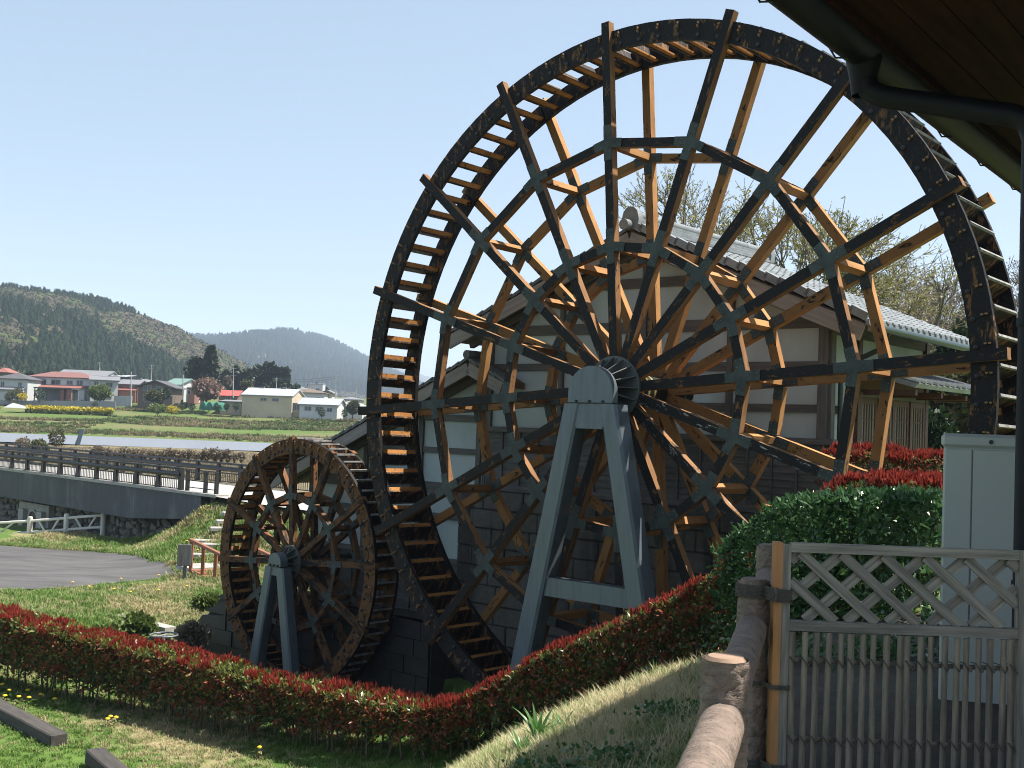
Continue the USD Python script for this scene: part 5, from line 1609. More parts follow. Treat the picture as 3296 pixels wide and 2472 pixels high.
def village_house(label, px0, px1, pbase, peave, ptop, Y, depth, wall, roof, kind='gable', ridge='x', wins=(), over=.45, low=None, name='village_house', rz=0.0, extra=None):
    """built from the sizes seen in the photograph: front between px0 and px1, at distance Y"""
    pc = (px0 + px1) / 2
    c = at(pc, pbase, Y)
    w = abs(PX(px1, Y) - PX(px0, Y))
    he, ht = (pbase - peave) * Y / 2498.8, (pbase - ptop) * Y / 2498.8
    t = thing(name, label, 'house', T(c[0], c[1], c[2] - .1) @ RZ(rz))
    part(t, 'wall', box(-w / 2, w / 2, 0, depth, -1.2, he), HM[wall])
    o = over
    x0, x1, y0, y1 = -w / 2 - o, w / 2 + o, -o, depth + o
    eh = he - .12
    if kind == 'hip':
        r = min((x1 - x0), (y1 - y0)) / 2 * .96
        if (x1 - x0) >= (y1 - y0):
            top = [(x0 + r, (y0 + y1) / 2, ht), (x1 - r, (y0 + y1) / 2, ht)]
        else:
            top = [(0, y0 + r, ht), (0, y1 - r, ht)]
        pts = [(x0, y0, eh), (x1, y0, eh), (x1, y1, eh), (x0, y1, eh), (x0, y0, eh + .15), (x1, y0, eh + .15), (x1, y1, eh + .15), (x0, y1, eh + .15)] + top
        mm = m3.Manifold.hull_points(np.array(pts, float)).to_mesh()
        part(t, 'roof', (np.array(mm.vert_properties[:, :3], float), np.array(mm.tri_verts)), HM[roof])
    elif kind == 'gable' and ridge == 'x':
        part(t, 'roof', xf(prism([(y0, eh), (y0, eh + .14), ((y0 + y1) / 2, ht), (y1, eh + .14), (y1, eh), ((y0 + y1) / 2, ht - .25)], x1 - x0), np.array([[0, 0, 1., x0], [1, 0, 0, 0], [0, 1, 0, 0], [0, 0, 0, 1]])), HM[roof])
        for x in (-w / 2, w / 2 - .1):
            part(t, 'gable_wall', xf(prism([(0, he - .05), (depth, he - .05), (depth / 2, ht - .28)], .1), np.array([[0, 0, 1., x], [1, 0, 0, 0], [0, 1, 0, 0], [0, 0, 0, 1]])), HM[wall])
    elif kind == 'gable':
        part(t, 'roof', prism_xz([(x0, eh), (x0, eh + .14), (0, ht), (x1, eh + .14), (x1, eh), (0, ht - .28)], y0, y1), HM[roof])
        part(t, 'gable_wall', prism_xz([(-w / 2, he - .05), (w / 2, he - .05), (0, ht - .3)], 0, .12), HM[wall])
    elif kind == 'shed':
        part(t, 'roof', hexa([(x0, y0, eh), (x1, y0, eh), (x1, y1, ht - .14), (x0, y1, ht - .14), (x0, y0, eh + .14), (x1, y0, eh + .14), (x1, y1, ht), (x0, y1, ht)]), HM[roof])
    if low:
        lw, lh, lr, ld = low
        part(t, 'lower_roof', hexa([(lw[0], -ld, lh - .35), (lw[1], -ld, lh - .35), (lw[1], .02, lh + .3), (lw[0], .02, lh + .3), (lw[0], -ld, lh - .22), (lw[1], -ld, lh - .22), (lw[1], .02, lh + .42), (lw[0], .02, lh + .42)]), HM[lr])
        part(t, 'lower_wall', box(lw[0] + .3, lw[1] - .3, -ld + .5, -.02, -1.2, lh - .2), HM[wall])
    for (a, z, ww, hh_) in wins:
        f = part(t, 'window', box(a * w / 2 - ww / 2, a * w / 2 + ww / 2, -.06, .02, z, z + hh_), HM['pale'])
        part(f, 'pane', box(a * w / 2 - ww / 2 + .07, a * w / 2 + ww / 2 - .07, -.085, -.055, z + .07, z + hh_ - .07), M['glass'])
        part(f, 'bar', box(a * w / 2 - .03, a * w / 2 + .03, -.1, -.084, z + .07, z + hh_ - .07), HM['pale'])
    if extra:
        extra(t, w, he, ht, depth)
    return t


VH = village_house
VH('grey and white two storey house with dark hipped roof at the left picture edge', -14, 58, 862, 817, 803, 262, 8, 'pale', 'dark', 'hip', wins=[(-.5, 2.9, .9, 1.1), (.55, 2.9, .9, 1.1), (-.2, .7, 1.6, 1.3)], low=((-3.5, 3.3), 2.5, 'slate', 1.2))
VH('small red roof peeping above the leftmost house', -12, 16, 815, 803, 793, 290, 6, 'brown', 'red', 'hip')
VH('long white house with brick red hipped roof and wide lower red roof', 62, 196, 860, 814, 801, 270, 8, 'white', 'wine', 'hip', wins=[(-.55, 3.2, 1.4, 1.2), (-.15, 3.2, 2.2, 1.2), (.3, 3.3, 1.5, 1.0), (.62, 3.2, 1.5, 1.2)], low=((-6.6, 6.6), 2.75, 'red', 2.2))
VH('wide two storey building with plain slate roof rising behind the red roofed house', 122, 226, 855, 810, 797, 292, 10, 'pale', 'slate', 'gable', wins=[(.2, 4.0, 1.4, 1.0), (.7, 4.0, 1.4, 1.0)])
VH('low grey roofed wing at the right end of the slate roofed building', 222, 266, 850, 812, 806, 296, 8, 'dark', 'light', 'shed')
cp = thing('carport', 'dark open carport in front of the red roofed house', 'carport', T(*at(118, 863, 256)))
part(cp, 'roof', box(-4.2, 4.2, -1.5, 3, 2.35, 2.6), HM['dark'])
for x in (-4.0, -1.4, 1.4, 4.0):
    part(cp, 'post', box(x - .09, x + .09, -1.3, -1.12, -1, 2.34), HM['dark'])
part(cp, 'back_wall', box(-4.1, 4.1, 2.8, 2.95, -1, 2.34), HM['grey'])
part(cp, 'brick_pier', box(1.6, 2.4, -1.1, .2, -1, 2.3), HM['brick'])
part(cp, 'brick_pier', box(3.0, 3.8, -1.1, .2, -1, 2.3), HM['brick'])
VH('tall white house with grey gable beside the round green tree', 196, 252, 866, 820, 811, 266, 8, 'white', 'slate', 'gable', 'x', wins=[(.35, 3.3, 1.5, 1.1), (-.6, 2.9, .9, 1.6), (.3, .7, 1.6, 1.2)], rz=.35)
VH('reddish brown house with grey roof and balcony rails', 255, 297, 858, 829, 818, 276, 7, 'brick', 'slate', 'gable', wins=[(-.3, .6, 1.4, 1.2), (.4, 2.3, 1.2, 1.0)], low=((-2.4, 2.2), 2.0, 'red', 1.0))
VH('brown two storey house with dark gable facing the fields', 297, 372, 872, 836, 820, 262, 9, 'brown', 'dark', 'gable', 'y', wins=[(-.45, 2.9, 1.9, 1.3), (.2, 2.9, 1.4, 1.2), (-.4, .5, 2.0, 1.6)], over=.8)
VH('greenish grey gable roof behind the brown house', 286, 318, 850, 825, 817, 282, 8, 'pale', 'slate', 'gable', 'y', wins=[(0, 2.3, 1.2, 1.0)])
VH('white house with teal roof', 350, 391, 856, 830, 815, 284, 8, 'white', 'teal', 'gable', 'x', wins=[(.2, 1.8, 1.3, 1.1)], rz=-.4)
VH('low red walled house with dark roof between teal roof and pink tree', 390, 420, 860, 836, 827, 286, 7, 'brick', 'slate', 'gable', wins=[(0, 1.0, 1.3, 1.1)])
VH('bright red hipped roof beside the beige hall', 472, 512, 866, 854, 841, 282, 7, 'brown', 'bright_red', 'gable', wins=[(0, .3, 1.2, .8)])
VH('pale beige shed with flat roof behind two clipped shrubs', 475, 520, 885, 866, 862, 262, 6, 'beige', 'slate', 'shed', wins=[(-.3, .6, .8, 1.0)], name='village_shed')


def vents(t, w, he, ht, d):
    for x in (-.25 * w, .2 * w):
        part(t, 'roof_vent', box(x - .5, x + .5, d / 2 - .3, d / 2 + .3, ht - .15, ht + .25), HM['slate'])


VH('big beige hall with light metal roof and two small windows', 521, 630, 891, 853, 836, 255, 12, 'beige', 'light', 'gable', 'x', wins=[(-.14, 2.6, 1.5, .75), (.34, 2.6, 1.5, .75)], over=.3, name='village_hall', extra=vents, rz=-.05)
VH('small beige lean-to joining the beige hall and the white office', 628, 648, 893, 870, 866, 256, 6, 'beige', 'slate', 'shed', wins=[(-.2, .8, .8, 1.2), (.5, .8, .6, 1.2)], name='village_shed')
VH('low bright white office with wide pale roof', 646, 728, 896, 873, 858, 254, 9, 'white', 'light', 'gable', 'x', wins=[(-.55, .9, 1.5, 1.0), (.05, .8, 1.7, 1.1), (.6, .8, 1.2, .9)], name='village_office', rz=-.05)
VH('white house with brown hipped roof behind the white office', 622, 700, 872, 847, 837, 275, 9, 'white', 'brown', 'hip', wins=[(-.6, 1.1, 1.3, .8), (.2, .9, 1.6, .8), (.6, .9, 1.2, .8)])
VH('square white stair tower with flat roof', 664, 696, 860, 828, 826.5, 283, 4, 'pale', 'light', 'shed', wins=[(.35, 1.7, .9, .8)], over=.1, name='village_tower')
VH('cream house end with grey roof right of the stair tower', 694, 716, 872, 848, 841, 281, 7, 'cream', 'slate', 'gable', 'y', wins=[(0, 1.0, 1.0, .8)])
VH('long grey roofed building right of the white office', 722, 782, 897, 876, 864, 262, 9, 'pale', 'light', 'hip', wins=[(-.5, .8, 2.0, 1.1), (.2, .8, 1.5, 1.1)])
VH('distant grey roof near the pylon', 735, 778, 868, 862, 856, 300, 8, 'pale', 'slate', 'hip')
VH('small grey roof far behind the conifers', 612, 660, 848, 838, 831, 320, 8, 'pale', 'slate', 'hip')
VH('grey roof low between the conifers', 640, 668, 850, 842, 836, 300, 8, 'pale', 'slate', 'hip')
gw = thing('garden_wall', 'long grey concrete garden wall in front of the left houses', 'wall')
for k in range(6):
    a, b = at(-20 + k * 45, 874 - k * 0, 252), at(25 + k * 45, 874, 252)
    part(gw, 'panel', box(a[0], b[0] - .05, 252, 252.2, a[2] - 1.5, a[2] + 1.0 - k * .03), HM['grey'])
bw = thing('garden_wall', 'white block garden wall right of the round green tree', 'wall')
for k in range(3):
    a, b = at(246 + k * 13, 870, 258), at(259 + k * 13, 870, 258)
    part(bw, 'panel', box(a[0], b[0] - .04, 258, 258.2, a[2] - .8, a[2] + 1.55), HM['pale'])
gn = thing('net_tunnel', 'bright green net covered tunnel beside the pink tree', 'greenhouse')
a, b = at(430, 884, 252), at(474, 885, 252)
M['net'] = plain('green_net', (.03, .21, .14), .6, var=.25, scale=2)
an = np.linspace(0, np.pi, 13)
for k in range(3):
    x0_, x1_ = a[0] + (b[0] - a[0]) * k / 3, a[0] + (b[0] - a[0]) * (k + 1) / 3
    part(gn, 'cover', prism_xz([(x0_ + (x1_ - x0_) * (.5 - .5 * math.cos(q)), a[2] - .1 + 1.75 * math.sin(q)) for q in an], 252, 258), M['net'])
tp = single('tarpaulin_tent', m3.Manifold.hull_points(np.array([at(8, 880, 232), at(52, 882, 232), at(8, 880, 232) + V(0, 4, .1), at(52, 882, 232) + V(0, 4, .1), at(28, 870, 234)])), HM['light'], 'small pale grey tarpaulin tent at the field edge, far left', 'tent')
bd_ = thing('blue_board', 'narrow blue board leaning on a prop at the water edge', 'board')
p = at(172, 957, 134)
part(bd_, 'board', xf(bevbox(.5, .1, 1.9, .02), T(p[0], p[1], p[2] + .7) @ RX(-.25) @ RY(.14)), plain('faded_blue', (.07, .11, .14), .6))
part(bd_, 'prop', tube([(p[0] - .55, p[1], p[2] - .3), (p[0] - .1, p[1] + .3, p[2] + 1.4)], .05, 6), M['stem'])

M['pole'] = plain('pole_concrete', (.42, .42, .41), .7, var=.06)
for label, px, pt, pb, Y, arms in (('concrete utility pole standing in front of the brown house', 283, 803, 868, 258, 0), ('utility pole right of the teal roof', 395, 810, 866, 264, 0), ('utility pole with crossarms rising over the brown house', 327, 788, 838, 300, 2), ('utility pole with three crossarms left of the beige hall', 504, 794, 850, 275, 3), ('thin lamp pole behind the beige hall', 597, 816, 850, 300, 1), ('tall utility pole with crossarms right of the stair tower', 725, 811, 870, 262, 4), ('short white pole above the slate roof at far left', 215, 782, 812, 310, 1), ('distant pylon pole beside the huge wheel', 770, 826, 866, 330, 2)):
    p0, p1 = at(px, pb, Y), at(px + .6, pt, Y)
    t = thing('utility_pole', label, 'pole')
    part(t, 'pole', tube([p0 - V(0, 0, 1), p1], [.17, .11], 8), M['pole'])
    for k in range(arms):
        z = p1[2] - .25 - k * .8
        part(t, 'crossarm', box(p1[0] - .75, p1[0] + .75, p1[1] - .06, p1[1] + .06, z - .05, z + .06), M['pole'])
wr = thing('power_line', 'thin power line sagging between distant poles', 'wire')
a, b = at(597, 818, 300), at(725, 813, 262)
for dz in (0, .5):
    q = np.linspace(0, 1, 14)
    part(wr, 'wire', tube([a + (b - a) * s + V(0, 0, -1.2 * 4 * s * (1 - s) * .4 - dz) for s in q], .03, 4, False), M['nut'])


# ------------------------------------------------------------------ trees
def fluffy(name, label, cat, base, h, w, leaf, seed, n=900, trunk=.25, size=.5, bark='bark', group=None, shape='round'):
    """a far tree: trunk, some limbs and a crown of leaf clumps"""
    rng = np.random.default_rng(seed)
    t = thing(name, label, cat, T(*base), group)
    tr = h * trunk
    part(t, 'trunk', tube([(0, 0, -.4), (rng.normal(0, .1), rng.normal(0, .1), tr), (rng.normal(0, .2), rng.normal(0, .2), h * .7)], [h * .028 + .03, h * .022 + .02, .03], 6), M[bark])
    d = rng.normal(size=(n, 3)); d /= np.linalg.norm(d, axis=1, keepdims=True)
    if shape == 'cone':
        z = rng.uniform(0, 1, n) ** .9
        a = rng.uniform(0, 2 * np.pi, n)
        r = (1 - z) ** .75 * (w / 2) * (.6 + .45 * meshkit.noise(np.c_[np.cos(a) * 2, np.sin(a) * 2, z * 9] + seed)) * rng.uniform(.55, 1, n)
        P = np.c_[r * np.cos(a), r * np.sin(a), tr * .5 + z * (h - tr * .5)]
        N = np.c_[np.cos(a), np.sin(a), -.2 + 0 * a]
    else:
        lump = .62 + .6 * meshkit.noise(d * 2.4 + seed * 1.7)
        P = d * lump[:, None] * rng.uniform(.6, 1, n)[:, None] ** .6 * [w / 2, w / 2, (h - tr) / 2] + [0, 0, tr + (h - tr) / 2]
        N = d
    part(t, 'crown', leafmesh(P, size, rng, .15, .75, N * 1.5), M[leaf], kind='stuff')
    lim = rng.integers(0, n, 10)
    part(t, 'limbs', segs(np.tile([0, 0, tr * .9], (10, 1)) + rng.normal(0, .05, (10, 3)), P[lim] * [.8, .8, .95], h * .012, h * .004, 4), M[bark], kind='stuff')
    return t


M['far_conifer'] = leaf_mat('far_conifer_leaf', (.014, .034, .012), (.035, .065, .02), .1, .6, .5)
M['far_willow'] = leaf_mat('far_willow_leaf', (.10, .15, .03), (.18, .23, .055), .3, .6, .5)
M['far_pink'] = leaf_mat('far_pink_leaf', (.25, .155, .12), (.34, .225, .175), .3, .6, .5)
M['far_olive'] = leaf_mat('far_olive_leaf', (.07, .08, .025), (.14, .13, .045), .25, .6, .5)
M['far_shrub'] = leaf_mat('far_shrub_leaf', (.02, .05, .015), (.045, .085, .022), .15, .6, .5)
M['rape'] = leaf_mat('rape_flower', (.52, .42, .02), (.62, .52, .03), .2, .7, .5)
for k, (px, pb, pt, pw, Y, lf, cat, sh, lab) in enumerate([
    (420, 838, 772, 40, 296, 'far_conifer', 'tree', 'round', 'dense dark evergreen left in the pair of tall trees behind the pink tree'),
    (452, 842, 752, 46, 294, 'far_conifer', 'tree', 'cone', 'tallest pointed dark conifer in the village'),
    (445, 876, 818, 62, 262, 'far_pink', 'tree', 'round', 'pinkish brown budding cherry tree in front of the tall conifer'),
    (489, 846, 800, 26, 330, 'far_conifer', 'tree', 'round', 'dark conifer just right of the tallest one'),
    (508, 850, 792, 30, 332, 'far_conifer', 'tree', 'cone', 'dark conifer behind the three armed pole'),
    (530, 850, 796, 30, 330, 'far_conifer', 'tree', 'round', 'broad dark tree above the beige hall roof'),
    (556, 848, 790, 30, 335, 'far_conifer', 'tree', 'round', 'tall dark round topped tree above the middle of the hall'),
    (580, 850, 784, 34, 336, 'far_conifer', 'tree', 'round', 'highest tree of the dark row above the beige hall'),
    (610, 850, 793, 28, 334, 'far_conifer', 'tree', 'round', 'rightmost dark tree of the row above the beige hall'),
    (491, 842, 812, 14, 300, 'bud_brown', 'tree', 'round', 'small pale budding tree left of the three armed pole'),
    (532, 845, 822, 26, 300, 'far_olive', 'tree', 'round', 'low yellow green tree behind the hall roof'),
    (215, 870, 832, 48, 254, 'far_willow', 'tree', 'round', 'round light green tree beside the tall white house'),
    (333, 872, 842, 40, 253, 'far_olive', 'tree', 'round', 'russet and olive shrubby tree before the brown house'),
    (350, 868, 840, 30, 255, 'far_shrub', 'tree', 'round', 'dark green tree right of the brown house'),
    (85, 864, 839, 22, 251, 'far_shrub', 'shrub', 'round', 'dark round shrub left of the carport'),
    (38, 862, 838, 28, 252, 'far_olive', 'shrub', 'round', 'olive shrub before the leftmost house'),
    (48, 863, 849, 20, 251, 'rape', 'shrub', 'round', 'yellow flowering shrub before the leftmost house'),
    (20, 864, 846, 20, 252, 'far_olive', 'shrub', 'round', 'loose olive bush at the far left of the village'),
    (393, 881, 864, 12, 251, 'far_shrub', 'shrub', 'cone', 'small clipped dark shrub left of the green net'),
    (510, 885, 869, 13, 251, 'far_shrub', 'shrub', 'round', 'clipped dark shrub at the left corner of the beige hall'),
    (489, 884, 872, 11, 251, 'far_shrub', 'shrub', 'round', 'clipped dark shrub between net tunnel and beige hall'),
    (695, 899, 881, 16, 249, 'far_shrub', 'shrub', 'round', 'egg shaped clipped bush in front of the white office'),
    (744, 901, 884, 13, 249, 'far_shrub', 'shrub', 'round', 'egg shaped clipped bush right of the white office'),
    (762, 900, 868, 26, 252, 'far_olive', 'tree', 'round', 'thin leafed tree by the grey roofed building'),
    (340, 892, 873, 40, 243, 'far_willow', 'shrub', 'round', 'low bright green bush at the field bank'),
    (372, 890, 877, 26, 243, 'rape', 'shrub', 'round', 'yellow flowering bush at the field bank'),
    (122, 965, 925, 34, 128, 'far_olive', 'shrub', 'round', 'tall loose bush at the near bank of the flooded field'),
    (82, 976, 950, 40, 110, 'far_olive', 'shrub', 'round', 'olive brown bush on the river bank behind the bridge'),
    (50, 972, 946, 30, 112, 'bud_brown', 'shrub', 'round', 'brown leafless bush left on the river bank'),
]):
    b = at(px, pb, Y)
    h = (pb - pt) * Y / 2498.8
    w = pw * Y / 2498.8
    fluffy('tree' if cat == 'tree' else 'shrub', lab, cat, b - V(0, 0, .2), h + .2, w, lf, 100 + k, 1100 if cat == 'tree' else 500, .22 if cat == 'tree' else .06, .11 * h + .16 if cat == 'tree' else .09 * w + .1, shape=sh)
vg = np.random.default_rng(77)
gsrc = {}
for k in range(34):
    back = k % 3 == 0
    px = vg.uniform(0, 790 if back else 470)
    Y = vg.uniform(300, 330) if back else vg.uniform(249, 262)
    b = at(px, (868 if back else 872) + px * .035, Y); b[2] = min(b[2], 3.4)
    h = vg.uniform(5, 9) if back else vg.uniform(.8, 1.6)
    key = (back, k % 2)
    m = T(*b) @ RZ(vg.uniform(0, 6)) @ SC(*[h] * 3)
    if key not in gsrc:
        gsrc[key] = fluffy('garden_tree' if back else 'garden_shrub', ['dark garden tree standing behind the village houses', 'low garden shrub in front of the village houses', 'dark leafy tree between the village roofs', 'low olive garden shrub by the village walls'][key[1] * 2 + (0 if back else 1)], 'tree' if back else 'shrub', V(0, 0, 0), 1.0, .8 if back else 1.3, ['far_shrub', 'far_olive'][key[1]] if not back else ['far_conifer', 'far_shrub'][key[1]], 700 + k, 420, .12, .16, group=['trees behind the village houses', 'shrubs before the village houses', 'leafy trees behind the village houses', 'olive shrubs before the village houses'][key[1] * 2 + (0 if back else 1)])
        UsdGeom.Xformable(gsrc[key]).ClearXformOpOrder()
        gsrc[key].RemoveProperty('xformOp:transform')
        setm(UsdGeom.Xformable(gsrc[key]), m)
    else:
        copy_of(gsrc[key], m)
# low leafless shrubs along the water, each a thing
sl = np.random.default_rng(40)
bush_names = 0
srcb = None
for k in range(24):
    px = 205 + k * 13.6 + sl.uniform(-4, 4)
    b = at(px, 988 + (px - 205) * .018, 104)
    m = T(b[0], b[1], b[2] - .1) @ RZ(sl.uniform(0, 6)) @ SC(*[sl.uniform(.7, 1.25)] * 3)
    if srcb is None:
        rng = np.random.default_rng(44)
        srcb = thing('bank_shrub', 'low brownish leafless shrub in the row along the water', 'shrub', m, 'row of low shrubs along the water')
        P = rng.normal(size=(160, 3)); P /= np.linalg.norm(P, axis=1, keepdims=True)
        P = P * rng.uniform(.3, 1, (160, 1)) * [.55, .55, .45] + [0, 0, .55]
        part(srcb, 'stems', segs(np.tile([0, 0, -.1], (40, 1)) + rng.normal(0, .06, (40, 3)), P[:40], .02, .008, 3), M['stem'], kind='stuff')
        part(srcb, 'leaves', leafmesh(P, .26, rng, .1, .6), M['far_olive' if False else 'bud_brown'], kind='stuff')
    else:
        copy_of(srcb, m)
# rapeseed strip
rng = np.random.default_rng(50)
n = 6500
px = rng.uniform(58, 244, n)
P = np.array([at(a, 884.5 + (a - 58) * .028, 236 + b) for a, b in zip(px, rng.uniform(-3, 4, n))])
P[:, 2] += rng.uniform(-.25, .62, n) + (fnoise(P, .5, 2.2) - .5) * .5
P = P[fnoise(P, .35, 8.8) > .40]
rs = thing('rapeseed', 'strip of yellow flowering rapeseed in the field before the village', 'flowers', kind='stuff')
part(rs, 'flowers', leafmesh(P[P[:, 2] > np.median(P[:, 2]) - .05], .45, rng, .2, .8), M['rape'])
part(rs, 'leaves', leafmesh(P - V(0, 0, .7), .5, rng, .2, .6), M['far_willow'])


def bare_tree(seed, h, spread=.5, depth=6, r0=.2, kids=3):
    """branch segments and tips of a tree with its base at the origin"""
    rng = np.random.default_rng(seed)
    out, tips = [], []

    def grow(p, d, L, r, k):
        n = 3
        for i in range(n):
            q = p + d * L / n
            out.append((p, q, r * (1 - .28 * i / n), r * (1 - .28 * (i + 1) / n)))
            p = q
            d = d + rng.normal(0, .10, 3) + V(0, 0, .035)
            d /= np.linalg.norm(d)
        if k == 0:
            tips.append(p); return
        for c in range(kids if k > 1 else kids + 1):
            a = rng.uniform(.25, .75) * (1.25 if c else .5) * spread / .5
            ax = rng.normal(size=3); ax -= (ax @ d) * d; ax /= np.linalg.norm(ax)
            e = d * math.cos(a) + ax * math.sin(a)
            grow(p if c else p, e / np.linalg.norm(e), L * rng.uniform(.62, .85), r * (.72 if c == 0 else .55), k - 1)
    grow(V(0, 0, -.3), V(0, 0, 1.0), h * .27, r0, depth)
    A = np.array([o[0] for o in out]); B = np.array([o[1] for o in out])
    ra = np.array([o[2] for o in out]); rb = np.array([o[3] for o in out])
    k = h / B[:, 2].max()
    return A * k, B * k, ra, rb, np.array(tips) * k


def budding_tree(name, label, base, h, seed, leaf, nleaf, size, spread=.5, group=None, depth=5, r0=.2, minr=.008):
    t = thing(name, label, 'tree', T(*base) @ RZ(seed), group)
    A, B, ra, rb, tips = bare_tree(seed, h, spread, depth, r0)
    ra, rb = np.maximum(ra, minr), np.maximum(rb, minr)
    big_ = ra > r0 * .3
    part(t, 'trunk', segs(A[big_], B[big_], ra[big_], rb[big_], 7), M['bark'], smooth=True)
    part(t, 'branches', segs(A[~big_], B[~big_], ra[~big_], rb[~big_], 3), M['twig'], kind='stuff')
    rng = np.random.default_rng(seed + 1)
    small_ = np.where(ra < r0 * .22)[0]
    i = rng.choice(small_, nleaf)
    P = A[i] + (B[i] - A[i]) * rng.uniform(0, 1, (nleaf, 1)) + rng.normal(0, .05, (nleaf, 3))
    part(t, 'crown', leafmesh(P, size, rng, .1, .6), M[leaf], kind='stuff')
    return t


for k, (px, pt, pb, Y, sp, lab) in enumerate([
    (1548, 364, 900, 46, .42, 'budding tree rising highest just right of the mill ridge'),
    (1655, 420, 900, 44, .48, 'spreading budding tree behind the middle of the mill roof'),
    (1765, 470, 900, 46, .48, 'budding tree behind the right half of the mill roof'),
    (1850, 535, 900, 47, .45, 'lower budding tree over the right eave of the mill'),
]):
    b = at(px, pb, Y); b[2] = .4
    tp_ = at(px, pt, Y)[2]
    budding_tree('budding_tree', lab, b, tp_ - .4, 300 + k, 'bud', 5000, .115, sp, None, 6, .20, .009)
for k, (px, pt, Y, lf, lab) in enumerate([
    (1935, 575, 62, 'bud_brown', 'brown leafless wood tree left of the huge wheel rim, above the eave'),
    (2010, 556, 64, 'bud_brown', 'tall pale leafless tree right of the eave end'),
    (2085, 575, 60, 'bud_brown', 'leafless tree partly behind the right rim of the huge wheel'),
    (2160, 585, 66, 'bud_brown', 'leafless tree seen between the buckets at the right rim'),
    (1975, 660, 56, 'bud_brown', 'shorter brown tree behind the eave tiles'),
    (2235, 560, 62, 'bud_brown', 'leafless tree at the right picture edge behind the downpipe'),
]):
    b = at(px, 900, Y); b[2] = gz(b[0], b[1]) - .2
    budding_tree('wood_tree', lab, b, at(px, pt, Y)[2] - b[2], 330 + k, lf, 4500, .13, .5, None, 6, .16, .011)
for k, (px, pt, pb, pw, Y, lf, lab) in enumerate([
    (2030, 800, 975, 90, 40, 'far_olive', 'olive bush filling the gap right of the lattice doors'),
    (2075, 690, 960, 120, 46, 'far_shrub', 'dark evergreen right of the eave end'),
    (2120, 760, 985, 110, 38, 'far_olive', 'yellowish bush beside the right rim of the huge wheel'),
    (2010, 890, 1000, 80, 33, 'far_shrub', 'low dark bush at the corner of the mill'),
    (2180, 720, 990, 120, 44, 'far_shrub', 'dark evergreen behind the cabinet'),
    (1960, 740, 960, 100, 52, 'far_olive', 'olive tree hidden low behind the eave'),
]):
    b = at(px, pb, Y)
    h = (pb - pt) * Y / 2498.8
    fluffy('shrub' if h < 3 else 'evergreen_tree', lab, 'shrub' if h < 3 else 'tree', b - V(0, 0, .3), h + .3, pw * Y / 2498.8, lf, 360 + k, 2600, .1, .2 + .02 * h)

# bushes and dry growth between hedge and asphalt
for k, (px, pb, pt, pw, Y, lf, lab) in enumerate([
    (418, 1345, 1293, 62, 25.2, 'bud_brown', 'dry brown bush left of the dark stone pit'),
    (300, 1300, 1268, 70, 27.5, 'far_willow', 'green tuft in the rough grass behind the hedge'),
    (340, 1335, 1318, 44, 25.5, 'bud_brown', 'small dry tuft by the handwheel'),
    (232, 1310, 1290, 60, 26.5, 'far_willow', 'low grass tuft left of the handwheel'),
    (452, 1262, 1232, 52, 30.5, 'far_willow', 'green tuft below the wooden stair'),
]):
    b = at(px, pb, Y); b[2] = gz(b[0], b[1])
    fluffy('tuft', lab, 'shrub', b, (pb - pt) * Y / 2498.8, pw * Y / 2498.8, lf, 400 + k, 900, .05, .16, 'stem')

# ------------------------------------------------------------------ grass and small plants
def tuft(n, h, lean, rng, wid=.006, spread=.05):
    """a tuft of bent blades: three points of width"""
    a = rng.uniform(0, 2 * np.pi, n); r = rng.uniform(0, spread, n)
    b = np.c_[r * np.cos(a), r * np.sin(a), 0 * a]
    d = rng.uniform(0, 2 * np.pi, n)
    L = h * rng.uniform(.5, 1.1, n)
    ln = lean * rng.uniform(.3, 1.2, n)
    out = np.c_[np.cos(d), np.sin(d), 0 * d]
    s = np.c_[-np.sin(d), np.cos(d), 0 * d] * wid
    m = b + out * (L * ln * .35)[:, None] + np.c_[0 * L, 0 * L, L * .6]
    t = b + out * (L * ln)[:, None] + np.c_[0 * L, 0 * L, L * np.sqrt(np.clip(1 - (ln * .7) ** 2, .1, 1))]
    v = np.stack([b - s, b + s, m - s * .8, m + s * .8, t], 1).reshape(-1, 3)
    k = np.arange(n)[:, None] * 5
    return v, np.vstack([k + [0, 1, 3], k + [0, 3, 2], k + [2, 3, 4]])


tg = np.random.default_rng(60)


def grass(name, label, P, mat, h, lean, blades, wid, spread, seed, smin=.6, smax=1.3):
    rng = np.random.default_rng(seed)
    protos = [(tuft(blades, h, lean, rng, wid, spread), mat) for _ in range(4)]
    s = rng.uniform(smin, smax, len(P))
    S = np.stack([s, s, s * rng.uniform(.7, 1.2, len(P))], 1)
    return point_instancer(name, protos, P, S, rng.integers(0, 4, len(P)), rng, label=label, cat='grass')


def scatter(n, x0, x1, y0, y1, keep, seed):
    rng = np.random.default_rng(seed)
    x, y = rng.uniform(x0, x1, n), rng.uniform(y0, y1, n)
    u, D = to_site(x, y)
    k = keep(x, y, u, D)
    x, y = x[k], y[k]
    z = ground_z(x, y, False)
    inn = (x > -40) & (x < 40) & (y > 9) & (y < 70)
    z = z + np.where(inn, (fnoise(np.stack([x, y, 0 * x], 1), .7) - .5) * .16, 0)
    return np.c_[x, y, z - .01]


